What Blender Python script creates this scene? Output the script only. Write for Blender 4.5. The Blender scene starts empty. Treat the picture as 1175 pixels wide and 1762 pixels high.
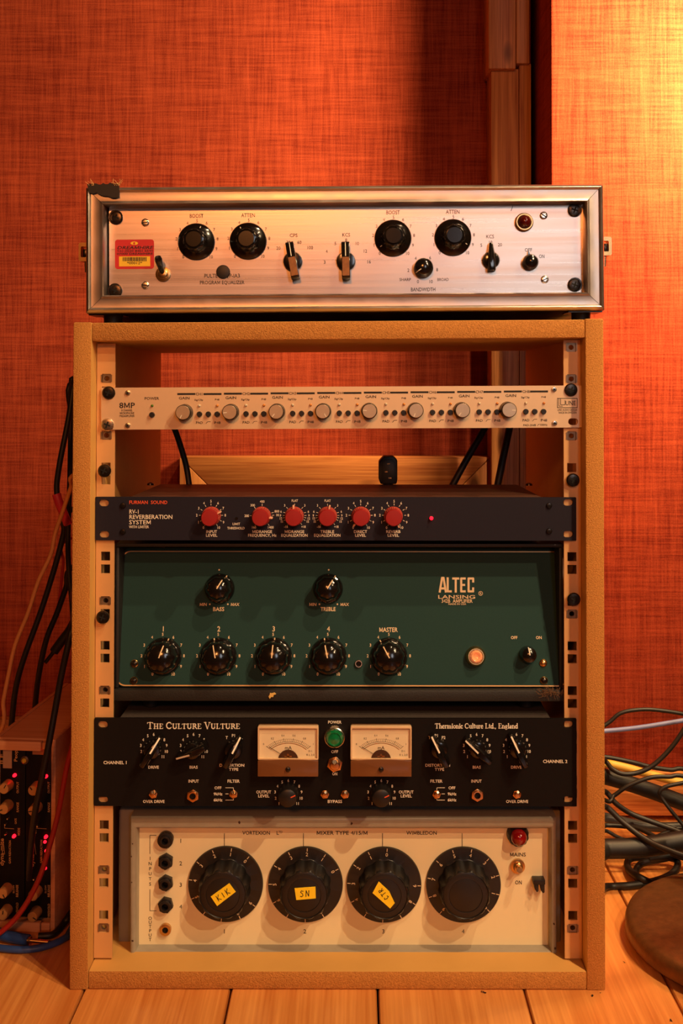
import bpy, bmesh, math, random
from mathutils import Matrix, Vector, Euler
from mathutils.geometry import tessellate_polygon
random.seed(7)
S = bpy.context.scene
COL = S.collection
rad = math.radians

# ------------------------------------------------------------------ camera
CAM = Vector((0.01903, -1.04, 0.58688))
CROT = Euler((0.0177348, -0.00112394, -0.0000068), 'XYZ').to_matrix()
F, CX, CY = 1819.48, 615.34, 634.43
cam = bpy.data.cameras.new('camera')
cam.sensor_fit = 'AUTO'; cam.sensor_width = 36.0
cam.lens = F / 1762 * 36
cam.shift_x = (587.5 - CX) / 1762
cam.shift_y = (CY - 881) / 1762
cam.clip_start = 0.01
camo = bpy.data.objects.new('camera', cam); COL.objects.link(camo)
camo.matrix_world = Matrix.Translation(CAM) @ (CROT @ Matrix.Rotation(math.pi / 2, 3, 'X')).to_4x4()
S.camera = camo

# ------------------------------------------------------------------ world, lamps, exposure
w = bpy.data.worlds.new('room'); S.world = w; w.use_nodes = True
w.node_tree.nodes['Background'].inputs[0].default_value = (1.0, 0.30, 0.07, 1)
w.node_tree.nodes['Background'].inputs[1].default_value = 0.05
S.view_settings.view_transform = 'Standard'; S.view_settings.look = 'None'
S.view_settings.exposure = -0.15; S.view_settings.gamma = 1.0
S.view_settings.use_curve_mapping = False

def lamp(name, loc, power, col, size, target=None, shape='DISK', size_y=None):
    l = bpy.data.lights.new(name, 'AREA'); l.energy = power; l.color = col; l.shape = shape; l.size = size
    if size_y: l.size_y = size_y
    o = bpy.data.objects.new(name, l); COL.objects.link(o); o.location = loc
    t = Vector(target or (0, 0, 0.35)) - Vector(loc)
    o.rotation_euler = t.to_track_quat('-Z', 'Y').to_euler()
    return o
def bulb(name, loc, power, col, r):
    l = bpy.data.lights.new(name, 'POINT'); l.energy = power; l.color = col; l.shadow_soft_size = r
    o = bpy.data.objects.new(name, l); COL.objects.link(o); o.location = loc
    return o
def spot(name, loc, power, col, r, target, cone, blend=1.0):
    l = bpy.data.lights.new(name, 'SPOT'); l.energy = power; l.color = col; l.shadow_soft_size = r; l.spot_size = rad(cone); l.spot_blend = blend
    o = bpy.data.objects.new(name, l); COL.objects.link(o); o.location = loc
    o.rotation_euler = (Vector(target) - Vector(loc)).to_track_quat('-Z', 'Y').to_euler()
    return o
KEY = (1.0, 0.66, 0.35)
FILL = (1.0, 0.30, 0.07)
spot('ceiling_spot', (1.35, -1.75, 1.77), 84, KEY, 0.022, (0.04, 0, .38), 38)
spot('ceiling_spot', (1.10, -1.28, 1.98), 112, KEY, 0.022, (0.04, 0, .38), 42)
spot('ceiling_spot', (0.80, -0.75, 2.26), 88, KEY, 0.022, (0.04, 0, .38), 44)
spot('pendant_lamp', (-0.24, -2.6, 1.45), 80, FILL, 0.12, (-0.12, 0, 0.56), 46)
lamp('doorway_light', (0.74, -2.9, 1.15), 5.0, (0.94, 0.95, 1.0), 0.34, (0.1, 0, 0.7), 'RECTANGLE', 0.7)
lamp('wall_lamp', (0.66, 0.16, 1.06), 40.0, (1.0, 0.64, 0.29), 0.20, (0.50, 0.414, 1.04))

# ------------------------------------------------------------------ pixel helpers (photograph frame 1175 x 1762)
def ray(px, py):
    return (CROT @ Vector(((px - CX) / F, 1.0, -(py - CY) / F)))
def at(px, py, y):
    d = ray(px, py); t = (y - CAM.y) / d.y
    return CAM + d * t
def ground(px, py, z=0.0):
    d = ray(px, py); t = (z - CAM.z) / d.z
    return CAM + d * t

# ------------------------------------------------------------------ materials
def lin(c):
    return tuple(((v / 255) / 12.92 if v / 255 <= 0.04045 else ((v / 255 + 0.055) / 1.055) ** 2.4) for v in c)
MATS = {}
def M(name, col=(128, 128, 128), rough=0.5, metal=0.0, var=0.10, scale=60, bump=0.0, bscale=None, coat=0.0,
      emit=0.0, stretch=(1, 1, 1), aniso=0.0, spec=0.5, col2=None, rvar=0.0, dist=0.001):
    if name in MATS: return MATS[name]
    m = bpy.data.materials.new(name); m.use_nodes = True; MATS[name] = m
    nt = m.node_tree; b = nt.nodes['Principled BSDF']
    c = lin(col)
    b.inputs['Roughness'].default_value = rough; b.inputs['Metallic'].default_value = metal
    b.inputs['Specular IOR Level'].default_value = spec
    b.inputs['Coat Weight'].default_value = coat; b.inputs['Coat Roughness'].default_value = 0.12
    if aniso: b.inputs['Anisotropic'].default_value = aniso
    tc = nt.nodes.new('ShaderNodeTexCoord'); mp = nt.nodes.new('ShaderNodeMapping')
    mp.inputs['Scale'].default_value = stretch
    nt.links.new(tc.outputs['Object'], mp.inputs[0])
    nz = nt.nodes.new('ShaderNodeTexNoise'); nz.inputs['Scale'].default_value = scale; nz.inputs['Detail'].default_value = 6
    nt.links.new(mp.outputs[0], nz.inputs['Vector'])
    mx = nt.nodes.new('ShaderNodeMix'); mx.data_type = 'RGBA'
    c2 = lin(col2) if col2 else tuple(min(1, v * (1 + var)) for v in c)
    c1 = c if col2 else tuple(v * (1 - var) for v in c)
    mx.inputs['A'].default_value = (*c1, 1); mx.inputs['B'].default_value = (*c2, 1)
    rp = nt.nodes.new('ShaderNodeMapRange'); rp.inputs[1].default_value = 0.05; rp.inputs[2].default_value = 0.68
    nt.links.new(nz.outputs['Fac'], rp.inputs[0])
    nt.links.new(rp.outputs[0], mx.inputs['Factor']); nt.links.new(mx.outputs['Result'], b.inputs['Base Color'])
    if rvar:
        r2 = nt.nodes.new('ShaderNodeMapRange'); r2.inputs[3].default_value = max(0.02, rough - rvar); r2.inputs[4].default_value = rough + rvar
        nt.links.new(rp.outputs[0], r2.inputs[0]); nt.links.new(r2.outputs[0], b.inputs['Roughness'])
    if bump:
        n2 = nt.nodes.new('ShaderNodeTexNoise'); n2.inputs['Scale'].default_value = bscale or scale * 4; n2.inputs['Detail'].default_value = 4
        nt.links.new(mp.outputs[0], n2.inputs['Vector'])
        bp = nt.nodes.new('ShaderNodeBump'); bp.inputs['Strength'].default_value = bump; bp.inputs['Distance'].default_value = dist
        nt.links.new(n2.outputs['Fac'], bp.inputs['Height']); nt.links.new(bp.outputs[0], b.inputs['Normal'])
    if emit:
        b.inputs['Emission Color'].default_value = (*c, 1); b.inputs['Emission Strength'].default_value = emit
    return m

def fabric():
    m = bpy.data.materials.new('red_burlap'); m.use_nodes = True
    nt = m.node_tree; b = nt.nodes['Principled BSDF']; b.inputs['Roughness'].default_value = 0.95
    b.inputs['Specular IOR Level'].default_value = 0.08
    tc = nt.nodes.new('ShaderNodeTexCoord')
    def noise(sc, det=3):
        mp = nt.nodes.new('ShaderNodeMapping'); mp.inputs['Scale'].default_value = sc
        nt.links.new(tc.outputs['Object'], mp.inputs[0])
        n = nt.nodes.new('ShaderNodeTexNoise'); n.inputs['Scale'].default_value = 1; n.inputs['Detail'].default_value = det
        nt.links.new(mp.outputs[0], n.inputs['Vector']); return n.outputs['Fac']
    def math_(op, a, bb):
        n = nt.nodes.new('ShaderNodeMath'); n.operation = op
        for i, v in enumerate((a, bb)):
            if isinstance(v, (int, float)): n.inputs[i].default_value = v
            else: nt.links.new(v, n.inputs[i])
        return n.outputs[0]
    h = noise((18, 18, 460)); v = noise((460, 460, 18)); h2 = noise((6, 6, 90)); v2 = noise((110, 110, 6)); f = noise((600, 600, 600), 1); bl = noise((9, 9, 9))
    s = math_('ADD', math_('MULTIPLY', h, .30), math_('MULTIPLY', v, .30))
    s = math_('ADD', s, math_('MULTIPLY', h2, .13)); s = math_('ADD', s, math_('MULTIPLY', v2, .18))
    s = math_('ADD', s, math_('MULTIPLY', f, .16)); s = math_('ADD', s, math_('MULTIPLY', bl, .10))
    rp = nt.nodes.new('ShaderNodeMapRange'); rp.inputs[1].default_value = .46; rp.inputs[2].default_value = .74
    nt.links.new(s, rp.inputs[0])
    mx = nt.nodes.new('ShaderNodeMix'); mx.data_type = 'RGBA'
    mx.inputs['A'].default_value = (*lin((118, 40, 27)), 1); mx.inputs['B'].default_value = (*lin((184, 81, 52)), 1)
    nt.links.new(rp.outputs[0], mx.inputs['Factor']); nt.links.new(mx.outputs['Result'], b.inputs['Base Color'])
    bp = nt.nodes.new('ShaderNodeBump'); bp.inputs['Strength'].default_value = .5; bp.inputs['Distance'].default_value = .001
    nt.links.new(s, bp.inputs['Height']); nt.links.new(bp.outputs[0], b.inputs['Normal'])
    return m
FABRIC = fabric()

def wood(name, c1, c2, grain, rough=0.45, coat=0.0, sc=1.0, knots=False):
    """pine: long noise streaks plus ring bands along axis 'grain'"""
    m = bpy.data.materials.new(name); m.use_nodes = True; MATS[name] = m
    nt = m.node_tree; b = nt.nodes['Principled BSDF']; b.inputs['Roughness'].default_value = rough
    b.inputs['Coat Weight'].default_value = coat; b.inputs['Coat Roughness'].default_value = .2
    tc = nt.nodes.new('ShaderNodeTexCoord'); oi = nt.nodes.new('ShaderNodeObjectInfo')
    ad = nt.nodes.new('ShaderNodeVectorMath'); ad.operation = 'ADD'
    ml = nt.nodes.new('ShaderNodeMath'); ml.operation = 'MULTIPLY'; ml.inputs[1].default_value = 37.0
    nt.links.new(oi.outputs['Random'], ml.inputs[0]); nt.links.new(tc.outputs['Object'], ad.inputs[0]); nt.links.new(ml.outputs[0], ad.inputs[1])
    mp = nt.nodes.new('ShaderNodeMapping'); s = [60 * sc] * 3; s[grain] = 3.0 * sc; mp.inputs['Scale'].default_value = s
    nt.links.new(ad.outputs[0], mp.inputs[0])
    n1 = nt.nodes.new('ShaderNodeTexNoise'); n1.inputs['Scale'].default_value = 1; n1.inputs['Detail'].default_value = 5; n1.inputs['Distortion'].default_value = 1.2
    nt.links.new(mp.outputs[0], n1.inputs['Vector'])
    mp2 = nt.nodes.new('ShaderNodeMapping'); s = [420 * sc] * 3; s[grain] = 9.0 * sc; mp2.inputs['Scale'].default_value = s
    nt.links.new(ad.outputs[0], mp2.inputs[0])
    n2 = nt.nodes.new('ShaderNodeTexNoise'); n2.inputs['Scale'].default_value = 1; n2.inputs['Detail'].default_value = 3
    nt.links.new(mp2.outputs[0], n2.inputs['Vector'])
    a = nt.nodes.new('ShaderNodeMath'); a.operation = 'MULTIPLY_ADD'; a.inputs[1].default_value = .45
    nt.links.new(n2.outputs['Fac'], a.inputs[0]); 
    k = nt.nodes.new('ShaderNodeMath'); k.operation = 'MULTIPLY'; k.inputs[1].default_value = .55
    nt.links.new(n1.outputs['Fac'], k.inputs[0]); nt.links.new(k.outputs[0], a.inputs[2])
    rp = nt.nodes.new('ShaderNodeMapRange'); rp.inputs[1].default_value = .36; rp.inputs[2].default_value = .64
    nt.links.new(a.outputs[0], rp.inputs[0])
    mx = nt.nodes.new('ShaderNodeMix'); mx.data_type = 'RGBA'
    mx.inputs['A'].default_value = (*lin(c1), 1); mx.inputs['B'].default_value = (*lin(c2), 1)
    nt.links.new(rp.outputs[0], mx.inputs['Factor']); nt.links.new(mx.outputs['Result'], b.inputs['Base Color'])
    if knots:
        mp3 = nt.nodes.new('ShaderNodeMapping'); s = [19.0] * 3; s[grain] = 8.0; s[1] = 4.0; mp3.inputs['Scale'].default_value = s
        nt.links.new(ad.outputs[0], mp3.inputs[0])
        vo = nt.nodes.new('ShaderNodeTexVoronoi'); vo.inputs['Scale'].default_value = 1.0; nt.links.new(mp3.outputs[0], vo.inputs['Vector'])
        kr = nt.nodes.new('ShaderNodeMapRange'); kr.inputs[1].default_value = .10; kr.inputs[2].default_value = .20; kr.inputs[3].default_value = .85; kr.inputs[4].default_value = 0
        nt.links.new(vo.outputs['Distance'], kr.inputs[0])
        m2 = nt.nodes.new('ShaderNodeMix'); m2.data_type = 'RGBA'; m2.inputs['B'].default_value = (*lin((92, 42, 18)), 1)
        nt.links.new(kr.outputs[0], m2.inputs['Factor']); nt.links.new(mx.outputs['Result'], m2.inputs['A']); nt.links.new(m2.outputs['Result'], b.inputs['Base Color'])
    bp = nt.nodes.new('ShaderNodeBump'); bp.inputs['Strength'].default_value = .25; bp.inputs['Distance'].default_value = .0005
    nt.links.new(a.outputs[0], bp.inputs['Height']); nt.links.new(bp.outputs[0], b.inputs['Normal'])
    return m

def clear_plastic():
    m = bpy.data.materials.new('clear_plastic'); m.use_nodes = True
    nt = m.node_tree; nt.nodes.clear()
    o = nt.nodes.new('ShaderNodeOutputMaterial'); t = nt.nodes.new('ShaderNodeBsdfTransparent'); g = nt.nodes.new('ShaderNodeBsdfGlossy')
    t.inputs[0].default_value = (.99, .99, .98, 1); g.inputs['Roughness'].default_value = .08
    mx = nt.nodes.new('ShaderNodeMixShader')
    mx.inputs[0].default_value = .035; nt.links.new(t.outputs[0], mx.inputs[1]); nt.links.new(g.outputs[0], mx.inputs[2])
    nt.links.new(mx.outputs[0], o.inputs[0])
    return m
CLEAR = clear_plastic()

PINE_Z = wood('pine_vertical', (176, 96, 44), (238, 164, 94), 2, .5, knots=True)
PINE_X = wood('pine_across', (164, 88, 42), (222, 146, 80), 0, .5, knots=True)
PLANK = wood('varnished_floor_pine', (196, 116, 52), (232, 158, 84), 1, .38, .35, .7)
BOXPLY = wood('birch_ply', (196, 128, 84), (216, 150, 104), 0, .55)
MDF_EDGE = M('mdf_edge', (150, 96, 44), .85, 0, bump=.9, scale=650, bscale=900, col2=(206, 142, 72), dist=.0012, spec=.2)
MDF_FACE = M('mdf_face', (206, 156, 84), .6, 0, var=.06, scale=25, spec=.3)
RAIL = M('zinc_rail', (216, 168, 112), .45, .3, var=.08, scale=30, stretch=(1, 1, .15), rvar=.05)
STEEL = M('bright_steel', (215, 205, 195), .25, 1, var=.05)
BRASS = M('aged_nickel', (205, 165, 110), .28, 1, var=.10, scale=200)
NUT = M('plated_nut', (210, 160, 110), .25, 1, var=.08, scale=200)
BLK = M('black_oxide', (62, 56, 52), .26, .9, var=.2, scale=300)
HOLE = M('dark_recess', (8, 7, 7), .9, 0)
ALU = M('brushed_aluminium', (206, 192, 182), .27, .92, var=.05, scale=60, stretch=(.05, 1, 4), bump=.06, bscale=220, aniso=.6, rvar=.06, dist=.0003)
TRIM = M('worn_aluminium_trim', (198, 186, 178), .32, .95, var=.10, scale=40, bump=.1, bscale=300, rvar=.08, dist=.0003)
CASEBLK = M('case_black_laminate', (34, 24, 20), .6, 0, var=.2, scale=120, bump=.3)
CHAMP = M('champagne_anodised', (226, 196, 160), .45, .55, var=.02, scale=200, bump=.05, bscale=900, dist=.0002)
BAKE = M('black_bakelite', (16, 13, 12), .16, 0, var=.3, scale=60, coat=.4)
SATIN = M('satin_black_plastic', (20, 17, 17), .42, 0, var=.2, scale=200)
INK = M('black_ink', (24, 18, 16), .7, 0, var=.02)
WHITE = M('white_ink', (235, 225, 205), .6, 0, var=.02)
CREAMI = M('cream_ink', (232, 205, 165), .6, 0, var=.02)
ORANGEI = M('orange_red_ink', (226, 84, 44), .6, 0, var=.02)
GOLDI = M('gold_line', (216, 170, 110), .4, .3, var=.04)
NAVY = M('furman_black_panel', (30, 28, 40), .6, 0, spec=.2, var=.10, scale=500, bump=.15, bscale=1500, dist=.0002)
LID = M('painted_steel_lid', (92, 62, 48), .5, .2, var=.15, scale=60)
REDK = M('red_knob', (150, 26, 26), .45, 0, var=.05)
REDS = M('red_knob_skirt', (176, 66, 52), .5, 0, var=.05)
GREEN = M('altec_green', (34, 62, 60), .6, 0, spec=.12, var=.10, scale=700, bump=.10, bscale=1600, dist=.0002)
VINYL = M('black_vinyl', (30, 30, 30), .55, 0, var=.3, scale=500, bump=.6, bscale=900, dist=.0005)
CVBLK = M('valve_black_panel', (18, 14, 14), .6, 0, spec=.15, var=.15, scale=400, bump=.15, bscale=1200, dist=.0002)
DUST = M('dusty_black_lid', (52, 44, 40), .85, 0, var=.6, scale=700)
CREAM = M('cream_panel', (238, 222, 180), .5, 0, var=.015, scale=20)
HAMMER = M('grey_hammer_enamel', (150, 142, 126), .38, 0, var=.10, scale=90, bump=.15, bscale=500, dist=.0004)
GREYBODY = M('grey_case_enamel', (138, 132, 122), .5, 0, var=.06, scale=60)
KBLK = M('large_knob_black', (22, 20, 20), .38, 0, var=.25, scale=90)
YTAPE = M('yellow_tape', (252, 214, 30), .6, 0, var=.05, scale=300)
RUBBER = M('cable_black', (20, 17, 16), .5, 0, var=.2, scale=200)
REDJ = M('red_jewel', (120, 8, 12), .08, 0, var=.2, coat=.6)
REDJD = M('dark_red_jewel', (70, 10, 10), .1, 0, var=.2, coat=.6)
GRNJ = M('green_jewel', (8, 92, 46), .10, 0, var=.5, scale=300, coat=.6, emit=.10)
AMBJ = M('amber_jewel', (236, 150, 96), .15, 0, var=.3, scale=300, coat=.6, emit=.25)
LEDR = M('red_led_lit', (255, 14, 30), .3, 0, emit=6.0)
LEDOFF = M('clear_led', (200, 190, 170), .25, 0)
LEDAMB = M('amber_led', (206, 132, 60), .25, 0)
LEDG = M('green_led', (70, 110, 30), .25, 0)
METERBROWN = M('meter_cover_brown', (112, 70, 40), .25, 0, var=.06, coat=.3)
CARD = M('meter_card', (240, 222, 190), .6, 0, var=.02)
STICKR = M('red_sticker', (196, 34, 42), .45, 0, var=.04)
STICKY = M('yellow_sticker', (240, 190, 50), .45, 0, var=.04)
BROWNK = M('worn_brown_bakelite', (98, 54, 24), .45, 0, scale=300, col2=(150, 92, 40))
CASTIRON = M('bronze_hammer_iron', (100, 64, 34), .4, .45, var=.35, scale=120, bump=.35, bscale=400, dist=.0006)

# ------------------------------------------------------------------ mesh helpers
def rotpt(p, a):
    c, s = math.cos(a), math.sin(a); return (p[0] * c - p[1] * s, p[0] * s + p[1] * c)
class MB:
    def __init__(s): s.v = []; s.f = []
    def add(s, vs, fs):
        n = len(s.v); s.v += [tuple(v) for v in vs]; s.f += [tuple(i + n for i in f) for f in fs]; return s
    def box(s, x0, x1, y0, y1, z0, z1):
        return s.add([(x0, y0, z0), (x1, y0, z0), (x1, y1, z0), (x0, y1, z0), (x0, y0, z1), (x1, y0, z1), (x1, y1, z1), (x0, y1, z1)],
                     [(0, 3, 2, 1), (4, 5, 6, 7), (0, 1, 5, 4), (1, 2, 6, 5), (2, 3, 7, 6), (3, 0, 4, 7)])
    def prism(s, poly, y0, y1, holes=()):
        """poly (x,z) counter-clockwise seen from -y; solid from y0 (front) to y1"""
        loops = [list(poly)] + [list(h) for h in holes]
        flat = [p for l in loops for p in l]; n = len(flat)
        if holes:
            tris = tessellate_polygon([[Vector((p[0], p[1], 0)) for p in l] for l in loops])
        else: tris = [tuple(range(n))]
        vs = [(x, y0, z) for x, z in flat] + [(x, y1, z) for x, z in flat]; fs = []
        for t in tris:
            t = list(t)
            a = 0
            for i in range(len(t)):
                p, q = flat[t[i]], flat[t[(i + 1) % len(t)]]; a += p[0] * q[1] - q[0] * p[1]
            if a < 0: t.reverse()
            fs.append(tuple(t)); fs.append(tuple(i + n for i in reversed(t)))
        o = 0
        for li, l in enumerate(loops):
            m = len(l); ar = sum(l[i][0] * l[(i + 1) % m][1] - l[(i + 1) % m][0] * l[i][1] for i in range(m))
            flip = (ar < 0) == (li == 0)
            for i in range(m):
                j = (i + 1) % m; q = (o + i, o + i + n, o + j + n, o + j)
                fs.append(q[::-1] if flip else q)
            o += m
        return s.add(vs, fs)
    def sheet(s, poly, y):
        n = len(poly)
        return s.add([(x, y, z) for x, z in poly], [tuple(range(n))])
    def lathe(s, prof, seg=24, flute=None, cx=0, cz=0, cap=True):
        """prof list of (r, y[, flute amount]) from base to tip; axis along -y"""
        vs, fs = [], []
        for p in prof:
            r, y = p[0], p[1]; fa = p[2] if len(p) > 2 else 0
            for k in range(seg):
                t = 2 * math.pi * k / seg
                rr = r * (1 - fa * (flute(t) if flute else 0))
                vs.append((cx + rr * math.cos(t), y, cz + rr * math.sin(t)))
        for i in range(len(prof) - 1):
            for k in range(seg):
                a, b = i * seg + k, i * seg + (k + 1) % seg
                fs.append((a, b, b + seg, a + seg))
        if cap:
            fs.append(tuple(range((len(prof) - 1) * seg, len(prof) * seg))); fs.append(tuple(reversed(range(seg))))
        return s.add(vs, fs)
    def bar(s, p, q, wd, y0, y1):
        """thin straight bar in the panel plane from p to q (x,z)"""
        dx, dz = q[0] - p[0], q[1] - p[1]; l = math.hypot(dx, dz) or 1; nx, nz = -dz / l * wd / 2, dx / l * wd / 2
        return s.prism([(p[0] - nx, p[1] - nz), (q[0] - nx, q[1] - nz), (q[0] + nx, q[1] + nz), (p[0] + nx, p[1] + nz)], y0, y1)
    cnt = 0
    def stroke(s, pts, wd, y0):
        for p, q in zip(pts[:-1], pts[1:]):
            MB.cnt += 1; y = y0 - (MB.cnt % 8) * 7e-6
            dx, dz = q[0] - p[0], q[1] - p[1]; l = math.hypot(dx, dz) or 1; ux, uz = dx / l * wd * .3, dz / l * wd * .3
            nx, nz = -dz / l * wd / 2, dx / l * wd / 2; p = (p[0] - ux, p[1] - uz); q = (q[0] + ux, q[1] + uz)
            s.sheet([(p[0] - nx, p[1] - nz), (q[0] - nx, q[1] - nz), (q[0] + nx, q[1] + nz), (p[0] + nx, p[1] + nz)], y)
        return s
    def tube(s, pts, r, seg=8, sub=6, taper=None):
        pts = [Vector(p) for p in pts]; sm = []
        P = [pts[0] * 2 - pts[1]] + pts + [pts[-1] * 2 - pts[-2]]
        for i in range(1, len(P) - 2):
            for k in range(sub):
                t = k / sub; a, b, c, d = P[i - 1], P[i], P[i + 1], P[i + 2]
                sm.append(.5 * ((2 * b) + (c - a) * t + (2 * a - 5 * b + 4 * c - d) * t * t + (3 * b - a - 3 * c + d) * t ** 3))
        sm.append(pts[-1]); n = len(sm); vs, fs = [], []
        up = Vector((.3, .2, .93)).normalized()
        for i, p in enumerate(sm):
            tg = (sm[min(i + 1, n - 1)] - sm[max(i - 1, 0)]).normalized()
            u = (up - tg * up.dot(tg)).normalized(); up = u; vv = tg.cross(u)
            rr = r if taper is None else r * taper(i / (n - 1))
            for k in range(seg):
                a = 2 * math.pi * k / seg; vs.append(p + u * (rr * math.cos(a)) + vv * (rr * math.sin(a)))
        for i in range(n - 1):
            for k in range(seg):
                a, b = i * seg + k, i * seg + (k + 1) % seg; fs.append((a, b, b + seg, a + seg))
        fs.append(tuple(reversed(range(seg)))); fs.append(tuple(range((n - 1) * seg, n * seg)))
        return s.add(vs, fs)
    def moved(s, fn):
        s.v = [tuple(fn(v)) for v in s.v]; return s
    def join(s, o): return s.add(o.v, o.f)

def mesh(mb, name, mat, bevel=0, seg=2, smooth=True, angle=38, fix=True):
    me = bpy.data.meshes.new(name); me.from_pydata(mb.v, [], mb.f)
    if bevel or fix:
        bm = bmesh.new(); bm.from_mesh(me)
        if fix: bmesh.ops.recalc_face_normals(bm, faces=bm.faces[:])
        if bevel:
            ed = [e for e in bm.edges if len(e.link_faces) == 2 and e.calc_face_angle(0) > .5]
            bmesh.ops.bevel(bm, geom=ed, offset=bevel, segments=seg, profile=.5, affect='EDGES', clamp_overlap=True)
        bm.to_mesh(me); bm.free()
    if smooth:
        me.shade_smooth(); me.set_sharp_from_angle(angle=rad(angle))
    me.materials.append(mat)
    return me
def link(name, me, parent=None, mtx=None):
    o = bpy.data.objects.new(name, me); COL.objects.link(o)
    if parent is not None: o.parent = parent
    if mtx is not None: o.matrix_basis = mtx
    return o
def tag(o, label=None, cat=None, group=None, kind=None):
    if label: o['label'] = label
    if cat: o['category'] = cat
    if group: o['group'] = group
    if kind: o['kind'] = kind
    return o

class Unit:
    """a thing: an Empty at its base plus a panel frame (x right, -y to the viewer, z up)"""
    def __init__(s, name, label, cat, base, floc, frot=(0, 0, 0)):
        s.e = bpy.data.objects.new(name, None); COL.objects.link(s.e); s.e.location = base; s.e.empty_display_size = .05
        tag(s.e, label, cat)
        s.E = Matrix.Translation(Vector(base)); s.Fm = Matrix.Translation(Vector(floc)) @ Euler(frot).to_matrix().to_4x4()
        s.rel = s.E.inverted() @ s.Fm; s.inv = s.Fm.inverted()
        s.s = (Vector(floc).y - CAM.y) / F
    def L(s, px, py, y=0.0):
        o = s.inv @ CAM; d = s.inv.to_3x3() @ ray(px, py); t = (y - o.y) / d.y; p = o + d * t
        return p.x, p.z
    def put(s, name, me, px=None, py=None, y=0.0, ang=90, xz=None, parent=None, tip=0.0, scale=1.0):
        """place mesh with its axis origin on the panel under photo pixel (px,py) taken at depth y-tip"""
        if px is not None: x, z = s.L(px, py, y - tip)
        elif xz: x, z = xz
        else: x, z = 0, 0
        m = Matrix.Translation((x, y, z)) @ Matrix.Rotation(rad(90 - ang), 4, 'Y') @ Matrix.Scale(scale, 4)
        if parent is None: return link(name, me, s.e, s.rel @ m)
        return link(name, me, parent, m)
    def raw(s, name, mb, mat, parent=None, **k):
        me = mesh(mb, name, mat, **k)
        return link(name, me, parent or s.e, s.rel if parent is None else Matrix())

# ------------------------------------------------------------------ lettering
CHARS = sorted(set('ABCDEFGHIJKLMNOPQRSTUVWXYZabcdefghijklmnopqrstuvwxyz0123456789.,-+/()*®Ω&'))
GL = {}
def load_glyphs():
    objs = {}
    for bold in (0, 1):
        for c in CHARS + ['HH']:
            for wrap in (0, 1):
                if c == 'HH' and wrap: continue
                cu = bpy.data.curves.new('g', 'FONT'); cu.body = ('H' + c + 'H') if wrap else c
                cu.resolution_u = 2; cu.offset = 0 if c in '4' else .016 if bold else 0.010; cu.fill_mode = 'FRONT'
                o = bpy.data.objects.new('g', cu); COL.objects.link(o); objs[(c, bold, wrap)] = o
    dg = bpy.context.evaluated_depsgraph_get(); dg.update()
    dat = {}
    for k, o in objs.items():
        ev = o.evaluated_get(dg); me = ev.to_mesh()
        dat[k] = ([v.co.copy() for v in me.vertices], [tuple(p.vertices) for p in me.polygons]); ev.to_mesh_clear()
    for o in objs.values():
        cu = o.data; bpy.data.objects.remove(o); bpy.data.curves.remove(cu)
    for bold in (0, 1):
        hh = dat[('HH', bold, 0)][0]; whh = max(v.x for v in hh) - min(v.x for v in hh); cap = max(v.y for v in hh)
        for c in CHARS:
            vs, fs = dat[(c, bold, 0)]; wv = dat[(c, bold, 1)][0]
            GL[(c, bold)] = ([(v.x / cap, v.y / cap) for v in vs], fs, (max(v.x for v in wv) - min(v.x for v in wv) - whh) / cap)
        GL[(' ', bold)] = ([], [], .42)
        t_ = .17 if bold else .13; a_ = GL[('M', bold)][2]; l_, r_ = .10, a_ - .10; c_ = a_ / 2   # hand-drawn M: the offset outline folds over itself
        GL[('M', bold)] = ([(l_, 0), (l_ + t_, 0), (l_ + t_, .68), (c_ - t_ * .42, .10), (c_ + t_ * .42, .10), (r_ - t_, .68), (r_ - t_, 0), (r_, 0), (r_, 1), (r_ - t_ * .95, 1), (c_, .36), (l_ + t_ * .95, 1), (l_, 1)], [tuple(range(13))], a_)
load_glyphs()
LIFT = -.00012
def text(mb, st, x, z, h, width=None, align='C', rot=0, bold=0, cond=1.0, y=LIFT, track=0.0, shear=0.0):
    adv = [GL[(c, bold)][2] + track for c in st]; tot = sum(adv) - track
    kx = (width / (tot * h)) if width else cond
    x0 = {'C': -tot / 2, 'L': 0, 'R': -tot}[align]; ca, sa = math.cos(rad(rot)), math.sin(rad(rot)); cur = x0
    for c, a in zip(st, adv):
        vs, fs, _ = GL[(c, bold)]; out = []
        for vx, vz in vs:
            lx = (cur + vx + shear * vz) * h * kx; lz = (vz - .5) * h
            out.append((x + lx * ca - lz * sa, y, z + lx * sa + lz * ca))
        mb.add(out, fs); cur += a
def T(u, mb, st, px, py, h, wpx=None, y=0.0, **k):
    """lettering given by photo pixels: centre (or left end) px,py, cap height h px, width wpx px"""
    x, z = u.L(px, py, y)
    text(mb, st, x, z, h * u.s, (wpx * u.s) if wpx else None, y=y + LIFT, **k)
def dial(u, mb, labels, px, py, r, h, a0, step, skip=(), bold=0, ticks=None, tw=.8, cond=.9):
    for i, l in enumerate(labels):
        if l is None: continue
        a = rad(a0 - step * i)
        if i not in skip: T(u, mb, l, px + r * math.cos(a), py - r * math.sin(a), h, bold=bold, cond=cond)
        if ticks:
            mb.stroke([u.L(px + t * math.cos(a), py - t * math.sin(a)) for t in ticks], tw * u.s, LIFT)
def scale_print(u, mat, *a, **k):
    m_ = MB(); dial(u, m_, *a, **k); return ink(u, m_, mat, 'knob_scale')
def ink(u, mb, mat, name='lettering'):
    me = bpy.data.meshes.new(name); me.from_pydata(mb.v, [], mb.f); me.materials.append(mat)
    o = link(name, me, u.e, u.rel)
    if 'lettering' in name or 'print' in name or 'scale' in name or 'chips' in name: o['kind'] = 'stuff'     # letters too small to pick apart
    return o
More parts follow.
